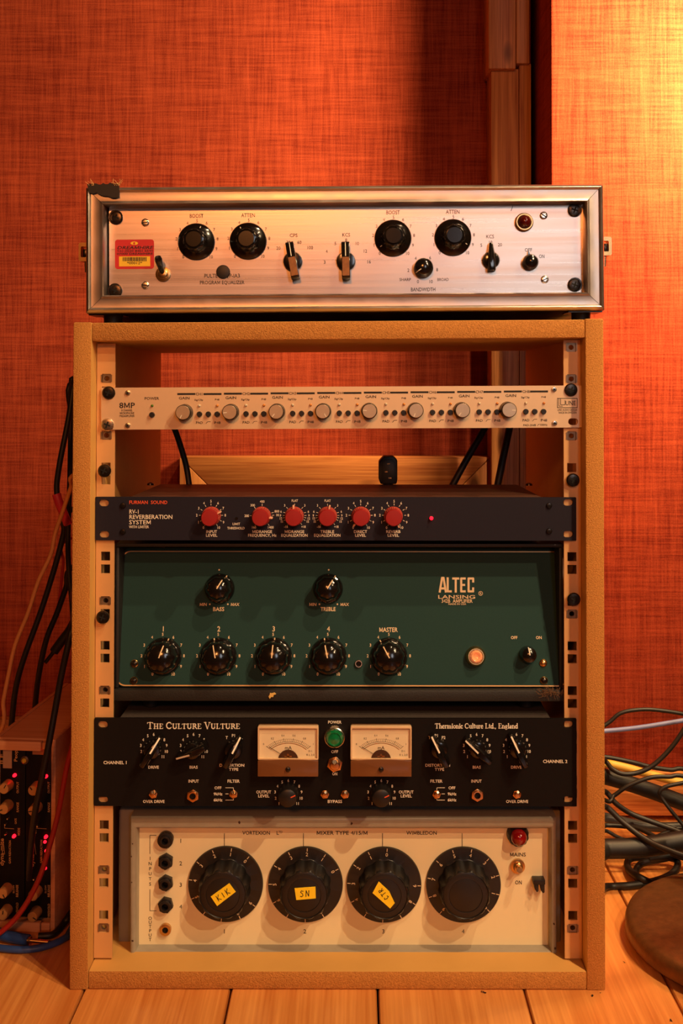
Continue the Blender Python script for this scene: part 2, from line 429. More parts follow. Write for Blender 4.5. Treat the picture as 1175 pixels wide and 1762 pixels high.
def circ(r, n=16, cx=0, cz=0, a0=0): return [(cx + r * math.cos(a0 + 2 * math.pi * k / n), cz + r * math.sin(a0 + 2 * math.pi * k / n)) for k in range(n)]
def rrect(x0, x1, z0, z1, r, n=5):
    out = []
    for cx, cz, a in ((x1 - r, z0 + r, -90), (x1 - r, z1 - r, 0), (x0 + r, z1 - r, 90), (x0 + r, z0 + r, 180)):
        for k in range(n + 1):
            t = rad(a + 90 * k / n); out.append((cx + r * math.cos(t), cz + r * math.sin(t)))
    return out
def slot(cx, cz, w_, h_): return rrect(cx - w_ / 2, cx + w_ / 2, cz - h_ / 2, cz + h_ / 2, h_ / 2 - .0001, 5)

def line_on(prof, r0, r1, wd, lift=.00025):
    """thin strip lying on a turned profile (r, y) from radius r0 to r1 along +z"""
    pr = sorted([(p[0], p[1]) for p in prof if p[1] < -.0001]); 
    def yat(r):
        best = None
        for (ra, ya), (rb, yb) in zip(pr[:-1], pr[1:]):
            if ra <= r <= rb and rb > ra: v = ya + (yb - ya) * (r - ra) / (rb - ra); best = v if best is None else min(best, v)
        return (best if best is not None else (pr[0][1] if r < pr[0][0] else pr[-1][1])) - lift
    rs = sorted(set([r0, r1] + [r for r, _ in pr if r0 < r < r1])); vs = []; fs = []
    for r in rs: vs += [(-wd / 2, yat(r), r), (wd / 2, yat(r), r)]
    for i in range(len(rs) - 1): fs.append((2 * i, 2 * i + 1, 2 * i + 3, 2 * i + 2))
    return MB().add(vs, fs)
# shared small hardware -------------------------------------------------------
def me_phillips(r, mat, tall=.45, name='screw'):
    return mesh(MB().lathe([(r, 0), (r, -r * .18), (r * .96, -r * tall * .6), (r * .84, -r * tall * .92), (r * .6, -r * tall), (r * .3, -r * tall * 1.03)], 20), name, mat)
def me_cross(r, mat, y):
    b = MB().box(-r * .5, r * .5, y, y + r * .2, -r * .11, r * .11); b.box(-r * .11, r * .11, y - .00002, y + r * .2, -r * .5, r * .5)
    return mesh(b, 'cross_recess', mat, smooth=False)
SC_BLK = me_phillips(.0066, BLK); SC_STL = me_phillips(.0066, STEEL); SC_X = me_cross(.0066, HOLE, -.0066 * .50)
WASHER = mesh(MB().prism(circ(.0074, 24), -.0012, 0), 'washer', BLK)
SM_HEX = me_phillips(.0028, STEEL, .6); SM_HEXR = mesh(MB().prism(circ(.0011, 6), -.0028 * .66, 0), 'hex_recess', HOLE, smooth=False)
SM_BLK = me_phillips(.0030, BLK, .6)
SLOT_S = me_phillips(.0040, STEEL, .35); SLOT_R = mesh(MB().box(-.0036, .0036, -.00162, -.001, -.00045, .00045), 'slot', HOLE, smooth=False)
def rack_screw(u, px, py, me=SC_BLK, y=0.0, ang=70, tip=.003):
    o = u.put('rack_screw', me, px, py, y, ang, tip=tip); u.put('cross_recess', SC_X, parent=o); return o
def small_screw(u, px, py, me=SM_HEX, rec=True, ang=90, y=0.0):
    o = u.put('screw', me, px, py, y, ang)
    if rec: u.put('recess', SM_HEXR, parent=o)
    return o
def slot_screw(u, px, py, ang, sc=1.0, y=0.0):
    o = u.put('slotted_screw', SLOT_S, px, py, y, ang, scale=sc); u.put('screw_slot', SLOT_R, parent=o); return o

# ================================================================== STRUCTURE
def struct(name, mb, mat, **k):
    o = link(name, mesh(mb, name, mat, **k)); tag(o, kind='structure'); return o
WALL_Y, PAN_Y = .590, .414
PX = at(948, 200, PAN_Y).x
struct('wall_left', MB().box(-3.0, PX + .25, WALL_Y, WALL_Y + .1, 0, 2.7), FABRIC, smooth=False)
struct('wall_right', MB().box(PX, 3.0, PAN_Y, WALL_Y - .001, 0, 2.7), FABRIC, bevel=.004)
zb = at(20, 1237, WALL_Y - .015).z
struct('baseboard_left', MB().box(-3.0, PX - .002, WALL_Y - .016, WALL_Y, 0, zb), PINE_X, bevel=.002)
zb = at(1120, 1329, PAN_Y - .015).z
struct('baseboard_right', MB().box(PX, 3.0, PAN_Y - .014, PAN_Y, .008, zb), PINE_X, bevel=.002)
# floor: every plank a child
fl = struct('floor', MB().box(-3.0, 3.0, -2.2, .62, -.045, -.024), HOLE, smooth=False)
x1 = ground(397, 1703).x; x2 = ground(902, 1703).x; pw = (x2 - x1) / 2
PL = mesh(MB().box(-pw / 2 + .0009, pw / 2 - .0009, -2.2, .62, -.024, 0), 'floor_plank', PLANK, bevel=.0012, seg=1)
for k in range(-17, 18):
    link('floor_plank', PL, fl, Matrix.Translation((x1 + pw * (k + .5), 0, 0)))
# wooden post in the corner: four boards
tr = bpy.data.objects.new('trim_1', None); COL.objects.link(tr); tag(tr, 'rough pine post of four boards in the wall corner', kind='structure')
yp = .535
def post(pxa, pxb, pyt, pyb, y0, zt=None, zbm=None):
    a, b = at(pxa, pyb if pyb < 700 else 300, y0), at(pxb, pyb if pyb < 700 else 300, y0)
    z1 = zt if zt is not None else at(pxa, pyt, y0).z; z0 = zbm if zbm is not None else at(pxa, pyb, y0).z
    link('post_board', mesh(MB().box(a.x, b.x, y0, WALL_Y - .001, z0, z1), 'post_board', PINE_Z, bevel=.0012), tr)
post(840.5, 887.5, 0, 118, yp - .012, zt=2.7); post(845, 892.5, 118.5, 900, yp, zbm=0)
post(888.5, 911, 0, 109, yp - .004, zt=2.7); post(893.5, 914, 109.5, 900, yp + .004, zbm=0)

# ================================================================== RACK CABINET
rk = Unit('equipment_rack', 'open MDF equipment rack cabinet with square-holed steel rails', 'rack', (0, 0, 0), (0, 0, 0))
Wd, Tk, Dp = .522, .018, .3705
h = Wd / 2; HL, HR = at(129, 554.6, 0).z, at(1039, 548.5, 0).z
def skew_top(mb, za, zb_):
    """lift top by linear tilt between the two sides"""
    return mb.moved(lambda v: (v[0], v[1], v[2] + (za + (zb_ - za) * (v[0] + h) / Wd)))
def mdf(name, mb, lab=None):
    me = mesh(mb, name, MDF_FACE, bevel=.0014, seg=2); me.materials.append(MDF_EDGE)
    for p in me.polygons:
        if p.normal.y < -.8: p.material_index = 1
    o = link(name, me, rk.e); 
    return o
mdf('side_board', MB().box(-h, -h + Tk, 0, Dp, 0, HL)); mdf('side_board', MB().box(h - Tk, h, 0, Dp, 0, HR))
g = .0003
mdf('top_board', skew_top(MB().box(-h + Tk + g, h - Tk - g, .0006, Dp, -Tk - .0006, -.0006), HL, HR))
mdf('bottom_board', MB().box(-h + Tk + g, h - Tk - g, .0005, Dp, 0.0006, Tk))
# rails
RY = .0205
zU = at(180, 968, RY).z
def rail(xa, xb, ha, hb, zlo, zhi):
    holes = []
    for k in range(-8, 9):
        for s_ in (-1, 1):
            zc = zU + k * .04445 + s_ * .00635
            if zlo + .006 < zc < zhi - .006: holes.append(zc)
    holes.sort(); hs = .0045
    xs = [xa, ha, hb, xb]; zs = [zlo]
    for zc in holes: zs += [zc - hs, zc + hs]
    zs.append(zhi); mb = MB(); idx = {}; vs = []; fs = []
    def vid(i, j, k):
        if (i, j, k) not in idx: idx[(i, j, k)] = len(vs); vs.append((xs[i], RY + .0022 * k, zs[j]))
        return idx[(i, j, k)]
    solid = lambda i, j: 0 <= i < 3 and 0 <= j < len(zs) - 1 and not (i == 1 and j % 2 == 1)
    for i in range(3):
        for j in range(len(zs) - 1):
            if not solid(i, j): continue
            fs.append((vid(i, j, 0), vid(i + 1, j, 0), vid(i + 1, j + 1, 0), vid(i, j + 1, 0)))
            fs.append((vid(i, j, 1), vid(i, j + 1, 1), vid(i + 1, j + 1, 1), vid(i + 1, j, 1)))
            for di, dj, a, b in ((-1, 0, (i, j), (i, j + 1)), (1, 0, (i + 1, j), (i + 1, j + 1)), (0, -1, (i, j), (i + 1, j)), (0, 1, (i, j + 1), (i + 1, j + 1))):
                if not solid(i + di, j + dj): fs.append((vid(*a, 0), vid(*b, 0), vid(*b, 1), vid(*a, 1)))
    mb.add(vs, fs)
    # folded inner flange against the side board
    xo = xa if abs(xa) > abs(xb) else xb
    f0, f1 = (xo, xo + .0018) if xo < 0 else (xo - .0018, xo)
    mb.box(f0, f1, RY + .0021, RY + .03, zlo, zhi)
    o = link('rack_rail', mesh(mb, 'rack_rail', RAIL, smooth=False), rk.e)
    return o, (ha + hb) / 2, holes
zlo, zhi = at(170, 1655, RY).z, .632
r1, hx1, hol1 = rail(-h + Tk + .0006, at(196, 1050, RY).x, at(181.5, 980, RY).x - .0045, at(181.5, 980, RY).x + .0045, max(zlo, Tk + .002), HL - Tk - .002)
r2, hx2, hol2 = rail(at(970.5, 1050, RY).x, h - Tk - .0006, at(984, 980, RY).x - .0045, at(984, 980, RY).x + .0045, max(zlo, Tk + .002), HR - Tk - .002)
cn = MB().prism(rrect(-.0044, .0044, -.0044, .0044, .0008, 2), .0015, .005, [circ(.0026, 14)])
cn.box(-.0056, -.0044, -.0006, .004, -.0036, .0036); cn.box(.0044, .0056, -.0006, .004, -.0036, .0036)
CN = mesh(cn, 'cage_nut', M('dull_zinc_nut', (140, 118, 96), .4, .7, var=.2, scale=300))
CNH = mesh(MB().lathe([(.0024, .0045), (.0024, .0022)], 14), 'thread', HOLE)
def cage(rl, hx, holes, py):
    px = 181 if hx < 0 else 984
    z = at(px, py, RY).z; zc = min(holes, key=lambda q: abs(q - z))
    o = link('cage_nut', CN, rl, Matrix.Translation((hx, RY, zc)))
for py in (600, 752, 1033, 1184, 1490, 1588, 655): cage(r1, hx1, hol1, py)
for py in (597, 650, 746, 1055, 1490, 1588): cage(r2, hx2, hol2, py)
def rail_screw(px, py):
    x, z = rk.L(px, py, RY - .004)
    o = link('rack_screw', SC_BLK, rk.e, Matrix.Translation((x, RY - .004, z)) @ Matrix.Rotation(.4, 4, 'Y'))
    link('cross_recess', SC_X, o)
    link('screw_shank', SHANK, o)
SHANK = mesh(MB().lathe([(.0028, .012), (.0028, 0)], 12), 'screw_shank', BLK)
for p in ((180, 810), (177, 1062), (985.5, 826), (987, 1031)): rail_screw(*p)
rk_done = True

# ================================================================== FLIGHT CASE
ROLL = rad(-.42)          # the case stands slightly out of level on its feet
fcx = at(593, 430, .012)
fc = Unit('flight_case', 'aluminium-edged flight case standing on top of the rack', 'case', (fcx.x, .012, max(HL, HR)), (fcx.x, .012, fcx.z), (0, ROLL, 0))
xl, zb_ = fc.L(147, 541); xr, zt = fc.L(1039, 313)
_, zt2 = fc.L(147, 325); _, zb2 = fc.L(1039, 530); zt = (zt + zt2) / 2; zb_ = (zb_ + zb2) / 2
PROF = [(0, .012), (0, .003), (.0012, .0008), (.003, 0), (.0044, .0008), (.0052, .0024), (.0135, .0030), (.0150, .0018), (.0165, .0014), (.0176, .003), (.0180, .020)]
def trim(side):
    mb = MB(); n = len(PROF)
    def corner(a, c):      # a inset, c corner code
        return {'bl': (xl + a, zb_ + a), 'br': (xr - a, zb_ + a), 'tr': (xr - a, zt - a), 'tl': (xl + a, zt - a)}[c]
    c0, c1 = {'b': ('bl', 'br'), 'r': ('br', 'tr'), 't': ('tr', 'tl'), 'l': ('tl', 'bl')}[side]
    vs = []
    for c, sg in ((c0, 1), (c1, -1)):
        for a, y in PROF:
            x, z = corner(a, c); gsh = .00025 * sg
            if side == 'b': x += gsh
            if side == 't': x -= gsh
            if side == 'r': z += gsh
            if side == 'l': z -= gsh
            vs.append((x, y, z))
    fs = [(i, i + 1, n + i + 1, n + i) for i in range(n - 1)] + [(n - 1, 0, n, 2 * n - 1), tuple(range(n)), tuple(range(2 * n - 1, n - 1, -1))]
    mb.add(vs, fs); return mb
for sd in 'btlr': fc.raw('edge_trim', trim(sd), TRIM, angle=50)
sh = MB(); t = .0075; y0, y1 = .0115, .30
xi0, xi1, zi0, zi1 = xl + .001, xr - .001, zb_ + .001, zt - .001
sh.prism([(xi0, zi0), (xi1, zi0), (xi1, zi1), (xi0, zi1)], y0, y1, [[(xi0 + t, zi0 + t), (xi0 + t, zi1 - t), (xi1 - t, zi1 - t), (xi1 - t, zi0 + t)]])
fc.raw('case_shell', sh, CASEBLK, smooth=False)
fc.raw('back_panel', MB().box(xi0 + .001, xi1 - .001, y1 + .0002, y1 + .006, zi0 + .001, zi1 - .001), CASEBLK, smooth=False)
fc.raw('side_edging', MB().box(xl - .0006, xl + .0009, .013, .2995, zt - .02, zt), TRIM); fc.raw('side_edging', MB().box(xr - .0009, xr + .0006, .013, .2995, zt - .02, zt), TRIM)
fc.raw('side_edging', MB().box(xl - .0006, xl + .0009, .013, .2995, zb_, zb_ + .02), TRIM); fc.raw('side_edging', MB().box(xr - .0009, xr + .0006, .013, .2995, zb_, zb_ + .02), TRIM)
# latches on both sides
for sg, xs, py in ((-1, xl, 436), (1, xr, 426)):
    _, zc = fc.L(130 if sg < 0 else 1050, py, .03)
    def sx(a, b): return (xs - b, xs - a) if sg < 0 else (xs + a, xs + b)
    lt = fc.raw('latch_plate', MB().box(*sx(.0005, .0022), .018, .058, zc - .036, zc + .036), BRASS, bevel=.0006)
    b = MB(); a0, a1 = sx(.0018, .0125)
    b.prism(rrect(a0, a1, zc - .009, zc + .010, .002, 3), .022, .034, [rrect(a0 + .0022, a1 - .003, zc - .005, zc + .006, .001, 2)])
    fc.raw('latch_catch', b, BRASS)
    b = MB().tube([(sum(sx(.002, .0022)) / 2 + sg * .004, .026, zc - .02), (xs + sg * .0065, .026, zc - .010), (xs + sg * .006, .026, zc - .002)], .0011, 6)
    fc.raw('latch_wire', b, STEEL)
    fc.raw('latch_hook', MB().box(*sx(.005, .009), .0245, .0315, zc - .0048, zc + .0035), BLK, bevel=.0005)
# feet, corner pieces
for px, sg in ((196, -1), (1000, 1)):
    for yy in (.035, .25):
        x, _ = fc.L(px, 545, .035); zw = max(HL, HR)
        xw = fcx.x + x
        top_w = fcx.z + zb_ + math.sin(-ROLL) * x
        rkt = HL + (HR - HL) * (xw + h) / Wd
        f = MB().lathe([(.010, 0), (.0095, -(top_w - rkt) + .0005)], 18)
        f.moved(lambda v: (v[0], v[2], v[1]))
        link('rubber_foot', mesh(f, 'rubber_foot', RUBBER), fc.e, fc.E.inverted() @ Matrix.Translation((xw, yy + .012, top_w + .0005)))
for xx in (xl, xr):
    for zz in (zb_, zt):
        sg = -1 if xx == xl else 1; sz = -1 if zz == zb_ else 1
        b = MB().box(min(xx, xx + sg * .0016), max(xx, xx + sg * .0016), .0125, .045, min(zz, zz - sz * .034), max(zz, zz - sz * .034))
        b.box(min(xx, xx - sg * .034), max(xx, xx - sg * .034), .0125, .045, min(zz, zz + sz * .0016), max(zz, zz + sz * .0016))
        fc.raw('corner_bracket', b, BLK, smooth=False)
# torn strip of black tape on the top left corner with frayed threads
x, z = fc.L(165, 326)
tp = MB(); pts = []
random.seed(3)
for i in range(15):
    u_ = i / 14; xx = xl + .002 + .032 * u_
    pts.append((xx, zt + .0022 + random.uniform(0, .002)))
low = [(xl + .034 - .03 * i / 8, zt - .004 - .006 * (1 - i / 8) - random.uniform(0, .003)) for i in range(9)]
tp.prism(list(reversed(pts + low)), -.0006, .0004)
tpo = fc.raw('torn_tape', tp, RUBBER, smooth=False)
fr = MB()
for i in range(16):
    xx = xl + .003 + random.choice((0, 1)) * .026 + random.uniform(0, .006); zz = zt + .001
    fr.tube([(xx, -.0008, zz), (xx + random.uniform(-.002, .002), -.001, zz + random.uniform(.001, .003)), (xx + random.uniform(-.005, .006), -.002, zz + random.uniform(.0015, .007))], .00017, 4, 3)
o = fc.raw('frayed_threads', fr, M('fray_straw', (214, 170, 110), .8)); tag(o, kind='stuff')

# ================================================================== PROGRAM EQUALIZER
qc = at(595, 430, .030)
q = Unit('program_equalizer', 'brushed aluminium program equalizer with black fluted knobs inside the flight case', 'equalizer', (qc.x, .030, qc.z - .05), tuple(qc), (0, ROLL, 0))
ax, az = q.L(188, 511); bx, bz = q.L(1002, 349); _, az2 = q.L(1002, 502); _, bz2 = q.L(188, 361)
az = (az + az2) / 2; bz = (bz + bz2) / 2
hol = [circ(.0035, 12, *q.L(*p)) for p in ((199, 374), (198, 500), (989, 361), (989, 490))]
q.raw('faceplate', MB().prism([(ax, az), (bx, az), (bx, bz), (ax, bz)], 0, .003, [list(reversed(c)) for c in hol]), ALU, smooth=False)
q.raw('chassis', MB().box(ax + .022, bx - .022, .0031, .16, az + .004, bz - .004), BLK, smooth=False)
for p in ((199, 374), (198, 500), (989, 361), (989, 490)):
    q.put('washer', WASHER, *p, 0, tip=.0006); rack_screw(q, *p, y=-.0012)
for p, a in (((250, 383), 100), ((250, 491), 80), ((935, 371), 55), ((937, 481), 115)): slot_screw(q, *p, a)
def fl8(n, sharp=1.0): return lambda t: (.5 + .5 * math.cos(n * t)) ** sharp
pxs = q.s
R = 32 * pxs
kn = MB().lathe([(R, 0), (R, -.0012), (R * .97, -.0028), (R * .80, -.0052), (R * .66, -.0062), (R * .64, -.007, .05), (R * .62, -.016, .11), (R * .60, -.0185, .10), (R * .53, -.0198, .04), (R * .48, -.0200), (R * .45, -.0192), (R * .42, -.0193), (R * .405, -.0203), (R * .05, -.0203)], 144, fl8(9, 1.4))
KP = mesh(kn, 'knob', BAKE, angle=24)
PTR = mesh(MB().prism([(-.0004, R * .74), (.0004, R * .74), (.0004, R * .985), (-.0004, R * .985)], -.0062, -.0012).moved(lambda v: (v[0], v[1] + (.004 if v[2] > R * .9 else 0) - .00008, v[2])), 'pointer_mark', WHITE, smooth=False)
blk = MB()
for px, py, ang, nm in ((338, 416, 71, 'BOOST'), (427, 415, 119, 'ATTEN'), (676, 410, 215, 'BOOST'), (779, 409, -28, 'ATTEN')):
    o = q.put('fluted_knob', KP, px, py, 0, ang); q.put('pointer_mark', PTR, parent=o)
    scale_print(q, INK, [str(i) for i in range(11)], px + 1, py - .5, 35.6, 5.4, 228, 27.6)
    T(q, blk, nm, px, py - 44.5, 6.6, 24)
# bar knobs
rb = 16.5 * pxs
def barknob(mb_w):
    b = MB().lathe([(rb, 0), (rb, -.004), (rb * .92, -.0058), (rb * .6, -.0062)], 28)
    return b
BB = mesh(barknob(0), 'selector_knob', BAKE)
hw = 7 * pxs; zt_ = 33 * pxs; zl = -33 * pxs
bar = MB(); prof = [(zl, -.004), (zl, -.0125), (zl + .003, -.0150), (zt_ - .016, -.0150), (zt_ - .0015, -.0085), (zt_, -.0065), (zt_, -.004)]
nn = len(prof); bar.add([(-hw, y, z) for z, y in prof] + [(hw, y, z) for z, y in prof], [tuple(range(nn)), tuple(range(2 * nn - 1, nn - 1, -1))] + [(i, (i + 1) % nn, nn + (i + 1) % nn, nn + i) for i in range(nn)])
BAR = mesh(bar, 'bar_grip', BAKE, bevel=.0005)
BTOP = mesh(MB().box(-hw + .0006, hw - .0006, -.01525, -.0149, zl + .0035, zt_ - .0165), 'worn_top', BROWNK)
BLN = mesh(MB().prism([(-.0004, zt_ - .0155), (.0004, zt_ - .0155), (.0004, zt_ - .001), (-.0004, zt_ - .001)], 0, .0002).moved(lambda v: (v[0], v[1] - .01505 - .0002 + (.0065 * (v[2] - (zt_ - .0155)) / .0145), v[2])), 'pointer_mark', WHITE, smooth=False)
for px, py, ang in ((504, 450, 100), (595, 450, 91)):
    o = q.put('selector_knob', BB, px, py, 0, ang); q.put('bar_grip', BAR, parent=o); q.put('worn_top', BTOP, parent=o); q.put('pointer_mark', BLN, parent=o)
T(q, blk, 'CPS', 505, 405, 6, 14); T(q, blk, 'KCS', 595.5, 404, 6, 14); T(q, blk, 'KCS', 843, 407, 6, 14)
for st, px, py in (('20', 479, 427), ('30', 496, 417), ('60', 515, 417), ('100', 533, 426), ('3', 558.5, 451), ('4', 562, 432.5), ('5', 577, 419), ('8', 595.5, 413), ('10', 614, 419), ('12', 628, 432), ('16', 634.5, 450.5),
                   ('5', 828, 422), ('10', 843.5, 417), ('20', 860, 421), ('0', 719, 484.5), ('2', 702.5, 465), ('4', 715, 444.5), ('6', 740, 443.5), ('8', 752, 464), ('10', 741, 484.5)):
    T(q, blk, st, px, py, 5.6, cond=.9)
T(q, blk, 'SHARP', 697, 481, 5, 20); T(q, blk, 'BROAD', 762, 481, 5, 20); T(q, blk, 'BANDWIDTH', 728, 498, 6.4, 43)
T(q, blk, 'OFF', 909, 430, 6, 13); T(q, blk, 'ON', 932, 441, 6, 10)
T(q, blk, 'PULTEC EQP-IA3', 382, 474.5, 6.6, 62); T(q, blk, 'PROGRAM EQUALIZER', 382, 486, 6.2, 77)
ink(q, blk, INK, 'engraved_lettering')
# bandwidth knob, chicken head knob, power knob
r = 17 * pxs
kp_ = [(r, 0), (r, -.003), (r * .97, -.009), (r * .88, -.012), (r * .65, -.0143), (r * .3, -.0155)]
KB = mesh(MB().lathe(kp_, 32), 'round_knob', BAKE)
LN = mesh(line_on(kp_, r * .35, r * .97, .0009), 'pointer_mark', WHITE, smooth=False)
o = q.put('round_knob', KB, 728, 462, 0, 214); q.put('pointer_mark', LN, parent=o)
def chicken(r, tip, tail, wd, hgt):
    b = MB().lathe([(r, 0), (r, -hgt * .28), (r * .85, -hgt * .5), (r * .5, -hgt * .55)], 24)
    pr = [(-wd * .25, tip), (wd * .25, tip), (wd * .55, 0), (wd * .5, tail), (-wd * .5, tail), (-wd * .55, 0)]
    c = MB(); nn = len(pr); lv = [(0.0, 1.0), (-hgt * .75, .86), (-hgt, .45)]
    vs = []
    for y, k in lv: vs += [(x * k, y * (.6 if z > tip * .6 else 1), z * (.97 if k < .9 else 1)) for x, z in pr]
    fs = []
    for i in range(2):
        for j in range(nn): a, bb = i * nn + j, i * nn + (j + 1) % nn; fs.append((a, bb, bb + nn, a + nn))
    fs += [tuple(range(2 * nn, 3 * nn)), tuple(reversed(range(nn)))]
    return b, c.add(vs, fs)
b1, b2 = chicken(15 * pxs, 30 * pxs, -20 * pxs, 14 * pxs, .015)
o = q.put('pointer_knob', mesh(b1, 'pointer_knob', BAKE), 844, 448, 0, 91); q.put('pointer_grip', mesh(b2, 'pointer_grip', BAKE, bevel=.0008), parent=o)
r = 14 * pxs
b = MB().lathe([(r, 0), (r, -.003), (r * .95, -.008), (r * .75, -.0125), (r * .35, -.0145), (.0003, -.0148)], 28); b.prism([(-.0018, r * .8), (.0018, r * .8), (0, r * 1.45)], -.004, 0)
q.put('power_knob', mesh(b, 'power_knob', BAKE), 911, 452, 0, 98)
# lamp, toggle, plug button, sticker
r = 16 * pxs
o = q.put('pilot_lamp', mesh(MB().lathe([(r, 0), (r, -.003), (r * .88, -.0055), (r * .76, -.0055), (r * .72, -.003)], 28), 'lamp_bezel', BRASS), 901, 383)
q.put('red_jewel', mesh(MB().lathe([(r * .72, -.003), (r * .70, -.007), (r * .5, -.0105), (r * .2, -.012)], 24), 'red_jewel', REDJD), parent=o)
def toggle_base(rn, n=6, hgt=.004, mat=NUT, name='toggle_switch'):
    b = MB().prism(circ(rn, n, a0=.3), -hgt, 0)
    b.lathe([(rn * .66, -hgt + .0002), (rn * .66, -hgt * 1.8), (rn * .5, -hgt * 2.1)], 18)
    return mesh(b, name, mat, bevel=.0003)
def bat(r0, r1, ln, tilt, mat=STEEL):
    pts = [(0, 0, 0), (0, -ln * .5, math.sin(rad(tilt)) * ln * .5), (0, -ln * math.cos(rad(tilt)) - .0, math.sin(rad(tilt)) * ln)]
    return mesh(MB().tube(pts, r1, 10, 4, lambda k: (r0 + (r1 - r0) * k) / r1 * (1 if k < .97 else .75)), 'toggle_lever', mat)
o = q.put('toggle_switch', toggle_base(13 * pxs, 20, .002, BRASS), 281, 472)
q.put('toggle_lever', bat(.0022, .0042, .024, 40, BAKE), parent=o, ang=98)
q.put('plug_button', mesh(MB().lathe([(12 * pxs, 0), (12 * pxs, -.0008), (11 * pxs, -.0018), (6 * pxs, -.0022)], 24), 'plug_button', SATIN), 384, 468)
sx0, sz0 = q.L(198, 463); sx1, sz1 = q.L(265, 412)
st_ = q.raw('hire_sticker', MB().prism(rrect(sx0, sx1, sz0, sz1, .0028), -.0003, 0), STICKR, smooth=False)
tx0, tz0 = q.L(205, 458.5); tx1, tz1 = q.L(258.5, 441)
q.raw('sticker_field', MB().prism([(tx0, tz0), (tx1, tz0), (tx1, tz1), (tx0, tz1)], -.0004, -.0003), STICKY, parent=None, smooth=False)
sk = MB(); ysk = -.0004
T(q, sk, 'DREAMHIRE', 232, 426, 5.2, 62, y=-.0003, bold=1, shear=.2); T(q, sk, '+44 (0)20 8451 5544', 232, 431.6, 3.6, 62, y=-.0003, bold=1); T(q, sk, '07000 DREAMHIRE', 232, 436.6, 3.6, 62, y=-.0003, bold=1)
T(q, sk, '*00012*', 231.5, 452.5, 4.2, 26, y=ysk)
random.seed(11); cx = 211.0
while cx < 252:
    wv = random.choice((.5, .8, 1.3)); p0 = q.L(cx, 449.5, ysk); p1 = q.L(cx + wv, 442.5, ysk)
    sk.sheet([(p0[0], p0[1]), (p1[0], p0[1]), (p1[0], p1[1]), (p0[0], p1[1])], ysk - .0001); cx += wv + random.choice((.5, .8))
ink(q, sk, INK, 'sticker_print')
ey = MB(); c0 = q.L(231, 418.5, -.0003)
ey.sheet([(c0[0] + 6.5 * pxs * math.cos(a), c0[1] + 3 * pxs * math.sin(a)) for a in [k * math.pi / 9 for k in range(18)]], -.00038)
ink(q, ey, STICKY, 'sticker_emblem')
ey = MB(); ey.sheet(circ(1.8 * pxs, 12, *c0), -.00046); ey.stroke([(c0[0] - 9 * pxs, c0[1] + 1 * pxs), (c0[0] - 5 * pxs, c0[1] - 3 * pxs), (c0[0] + 5 * pxs, c0[1] - 3 * pxs), (c0[0] + 9 * pxs, c0[1] + 1 * pxs)], .0004, -.00046)
ink(q, ey, STICKR, 'sticker_emblem')
# scratch ink stroke near the lamp
sm = MB(); sm.stroke([q.L(882, 354), q.L(881, 358), q.L(879, 363)], .0006, LIFT); ink(q, sm, INK, 'pen_mark')

# ================================================================== EIGHT CHANNEL PREAMP
def rack_panel(u, l, t_, r_, b_, slots, mat, name='faceplate', thick=.003, rr=.0006, sw=.0098, shh=.0068):
    x0 = (u.L(l[0], l[1])[0]); x1_ = u.L(r_[0], r_[1])[0]; z1_ = (u.L(*t_[0])[1] + u.L(*t_[1])[1]) / 2; z0_ = (u.L(*b_[0])[1] + u.L(*b_[1])[1]) / 2
    hs = [list(reversed(slot(*u.L(*p), sw, shh))) for p in slots]
    u.raw(name, MB().prism(rrect(x0, x1_, z0_, z1_, rr, 2), 0, thick, hs), mat, smooth=False)
    return x0, x1_, z0_, z1_
pc = at(587, 702, .0172)
p8 = Unit('microphone_preamplifier', 'slim champagne eight channel microphone preamplifier screwed into the rack', 'preamplifier', (pc.x, .0172, pc.z - .0222), tuple(pc), (0, rad(-.33), 0))
X0, X1, Z0, Z1 = rack_panel(p8, (174, 702), ((174, 667.5), (1000, 663)), (1000.5, 699), ((174, 740), (1000, 735)), ((184, 731), (186, 676), (983, 671), (986, 725.5)), CHAMP)
p8.raw('chassis', MB().box(X0 + .024, X1 - .024, .0031, .15, Z0 + .0015, Z1 - .0015), CHAMP, smooth=False)
rack_screw(p8, 186, 676); rack_screw(p8, 184, 731, SC_STL); rack_screw(p8, 983, 671)
for p in ((220, 676), (220, 732), (953, 670), (954, 728)): small_screw(p8, *p)
ps = p8.s; r = 13 * ps
G8 = mesh(MB().lathe([(r * 1.08, 0), (r * 1.06, -.002), (r * 1.02, -.010), (r, -.0125), (r * .93, -.0132)], 32), 'gain_knob', SATIN)
G8C = mesh(MB().lathe([(r * .92, -.0130), (r * .92, -.0136), (r * .88, -.0139)], 32), 'knob_cap', M('spun_aluminium_cap', (206, 186, 160), .35, .8, var=.08, scale=120))
G8L = mesh(MB().box(-.0003, .0003, -.01405, -.0138, r * .35, r * .85), 'pointer_mark', WHITE, smooth=False)
BT = mesh(MB().lathe([(4.6 * ps, 0), (4.6 * ps, -.003), (4.0 * ps, -.0036)], 16), 'push_button', SATIN)
LD = {k: mesh(MB().lathe([(2.4 * ps, 0), (2.2 * ps, -.0012), (1.2 * ps, -.0022)], 12), 'indicator_led', m) for k, m in (('o', LEDOFF), ('a', LEDAMB), ('g', LEDG))}
bk = MB()
T(p8, bk, '8MP', 218.5, 697.5, 9.4, 27, bold=1)
for i, st in enumerate(('8 CHANNEL', 'MICROPHONE', 'PREAMPLIFIER')): T(p8, bk, st, 218.5, 706 + 4.9 * i, 3.6, (19, 25, 26)[i], bold=1)
T(p8, bk, 'POWER', 261, 685.5, 4.6, 25, bold=1)
ink(p8, bk, INK, 'maker_print'); p8.put('indicator_led', LD['g'], 262, 698); p8.put('push_button', BT, 262, 713.5)
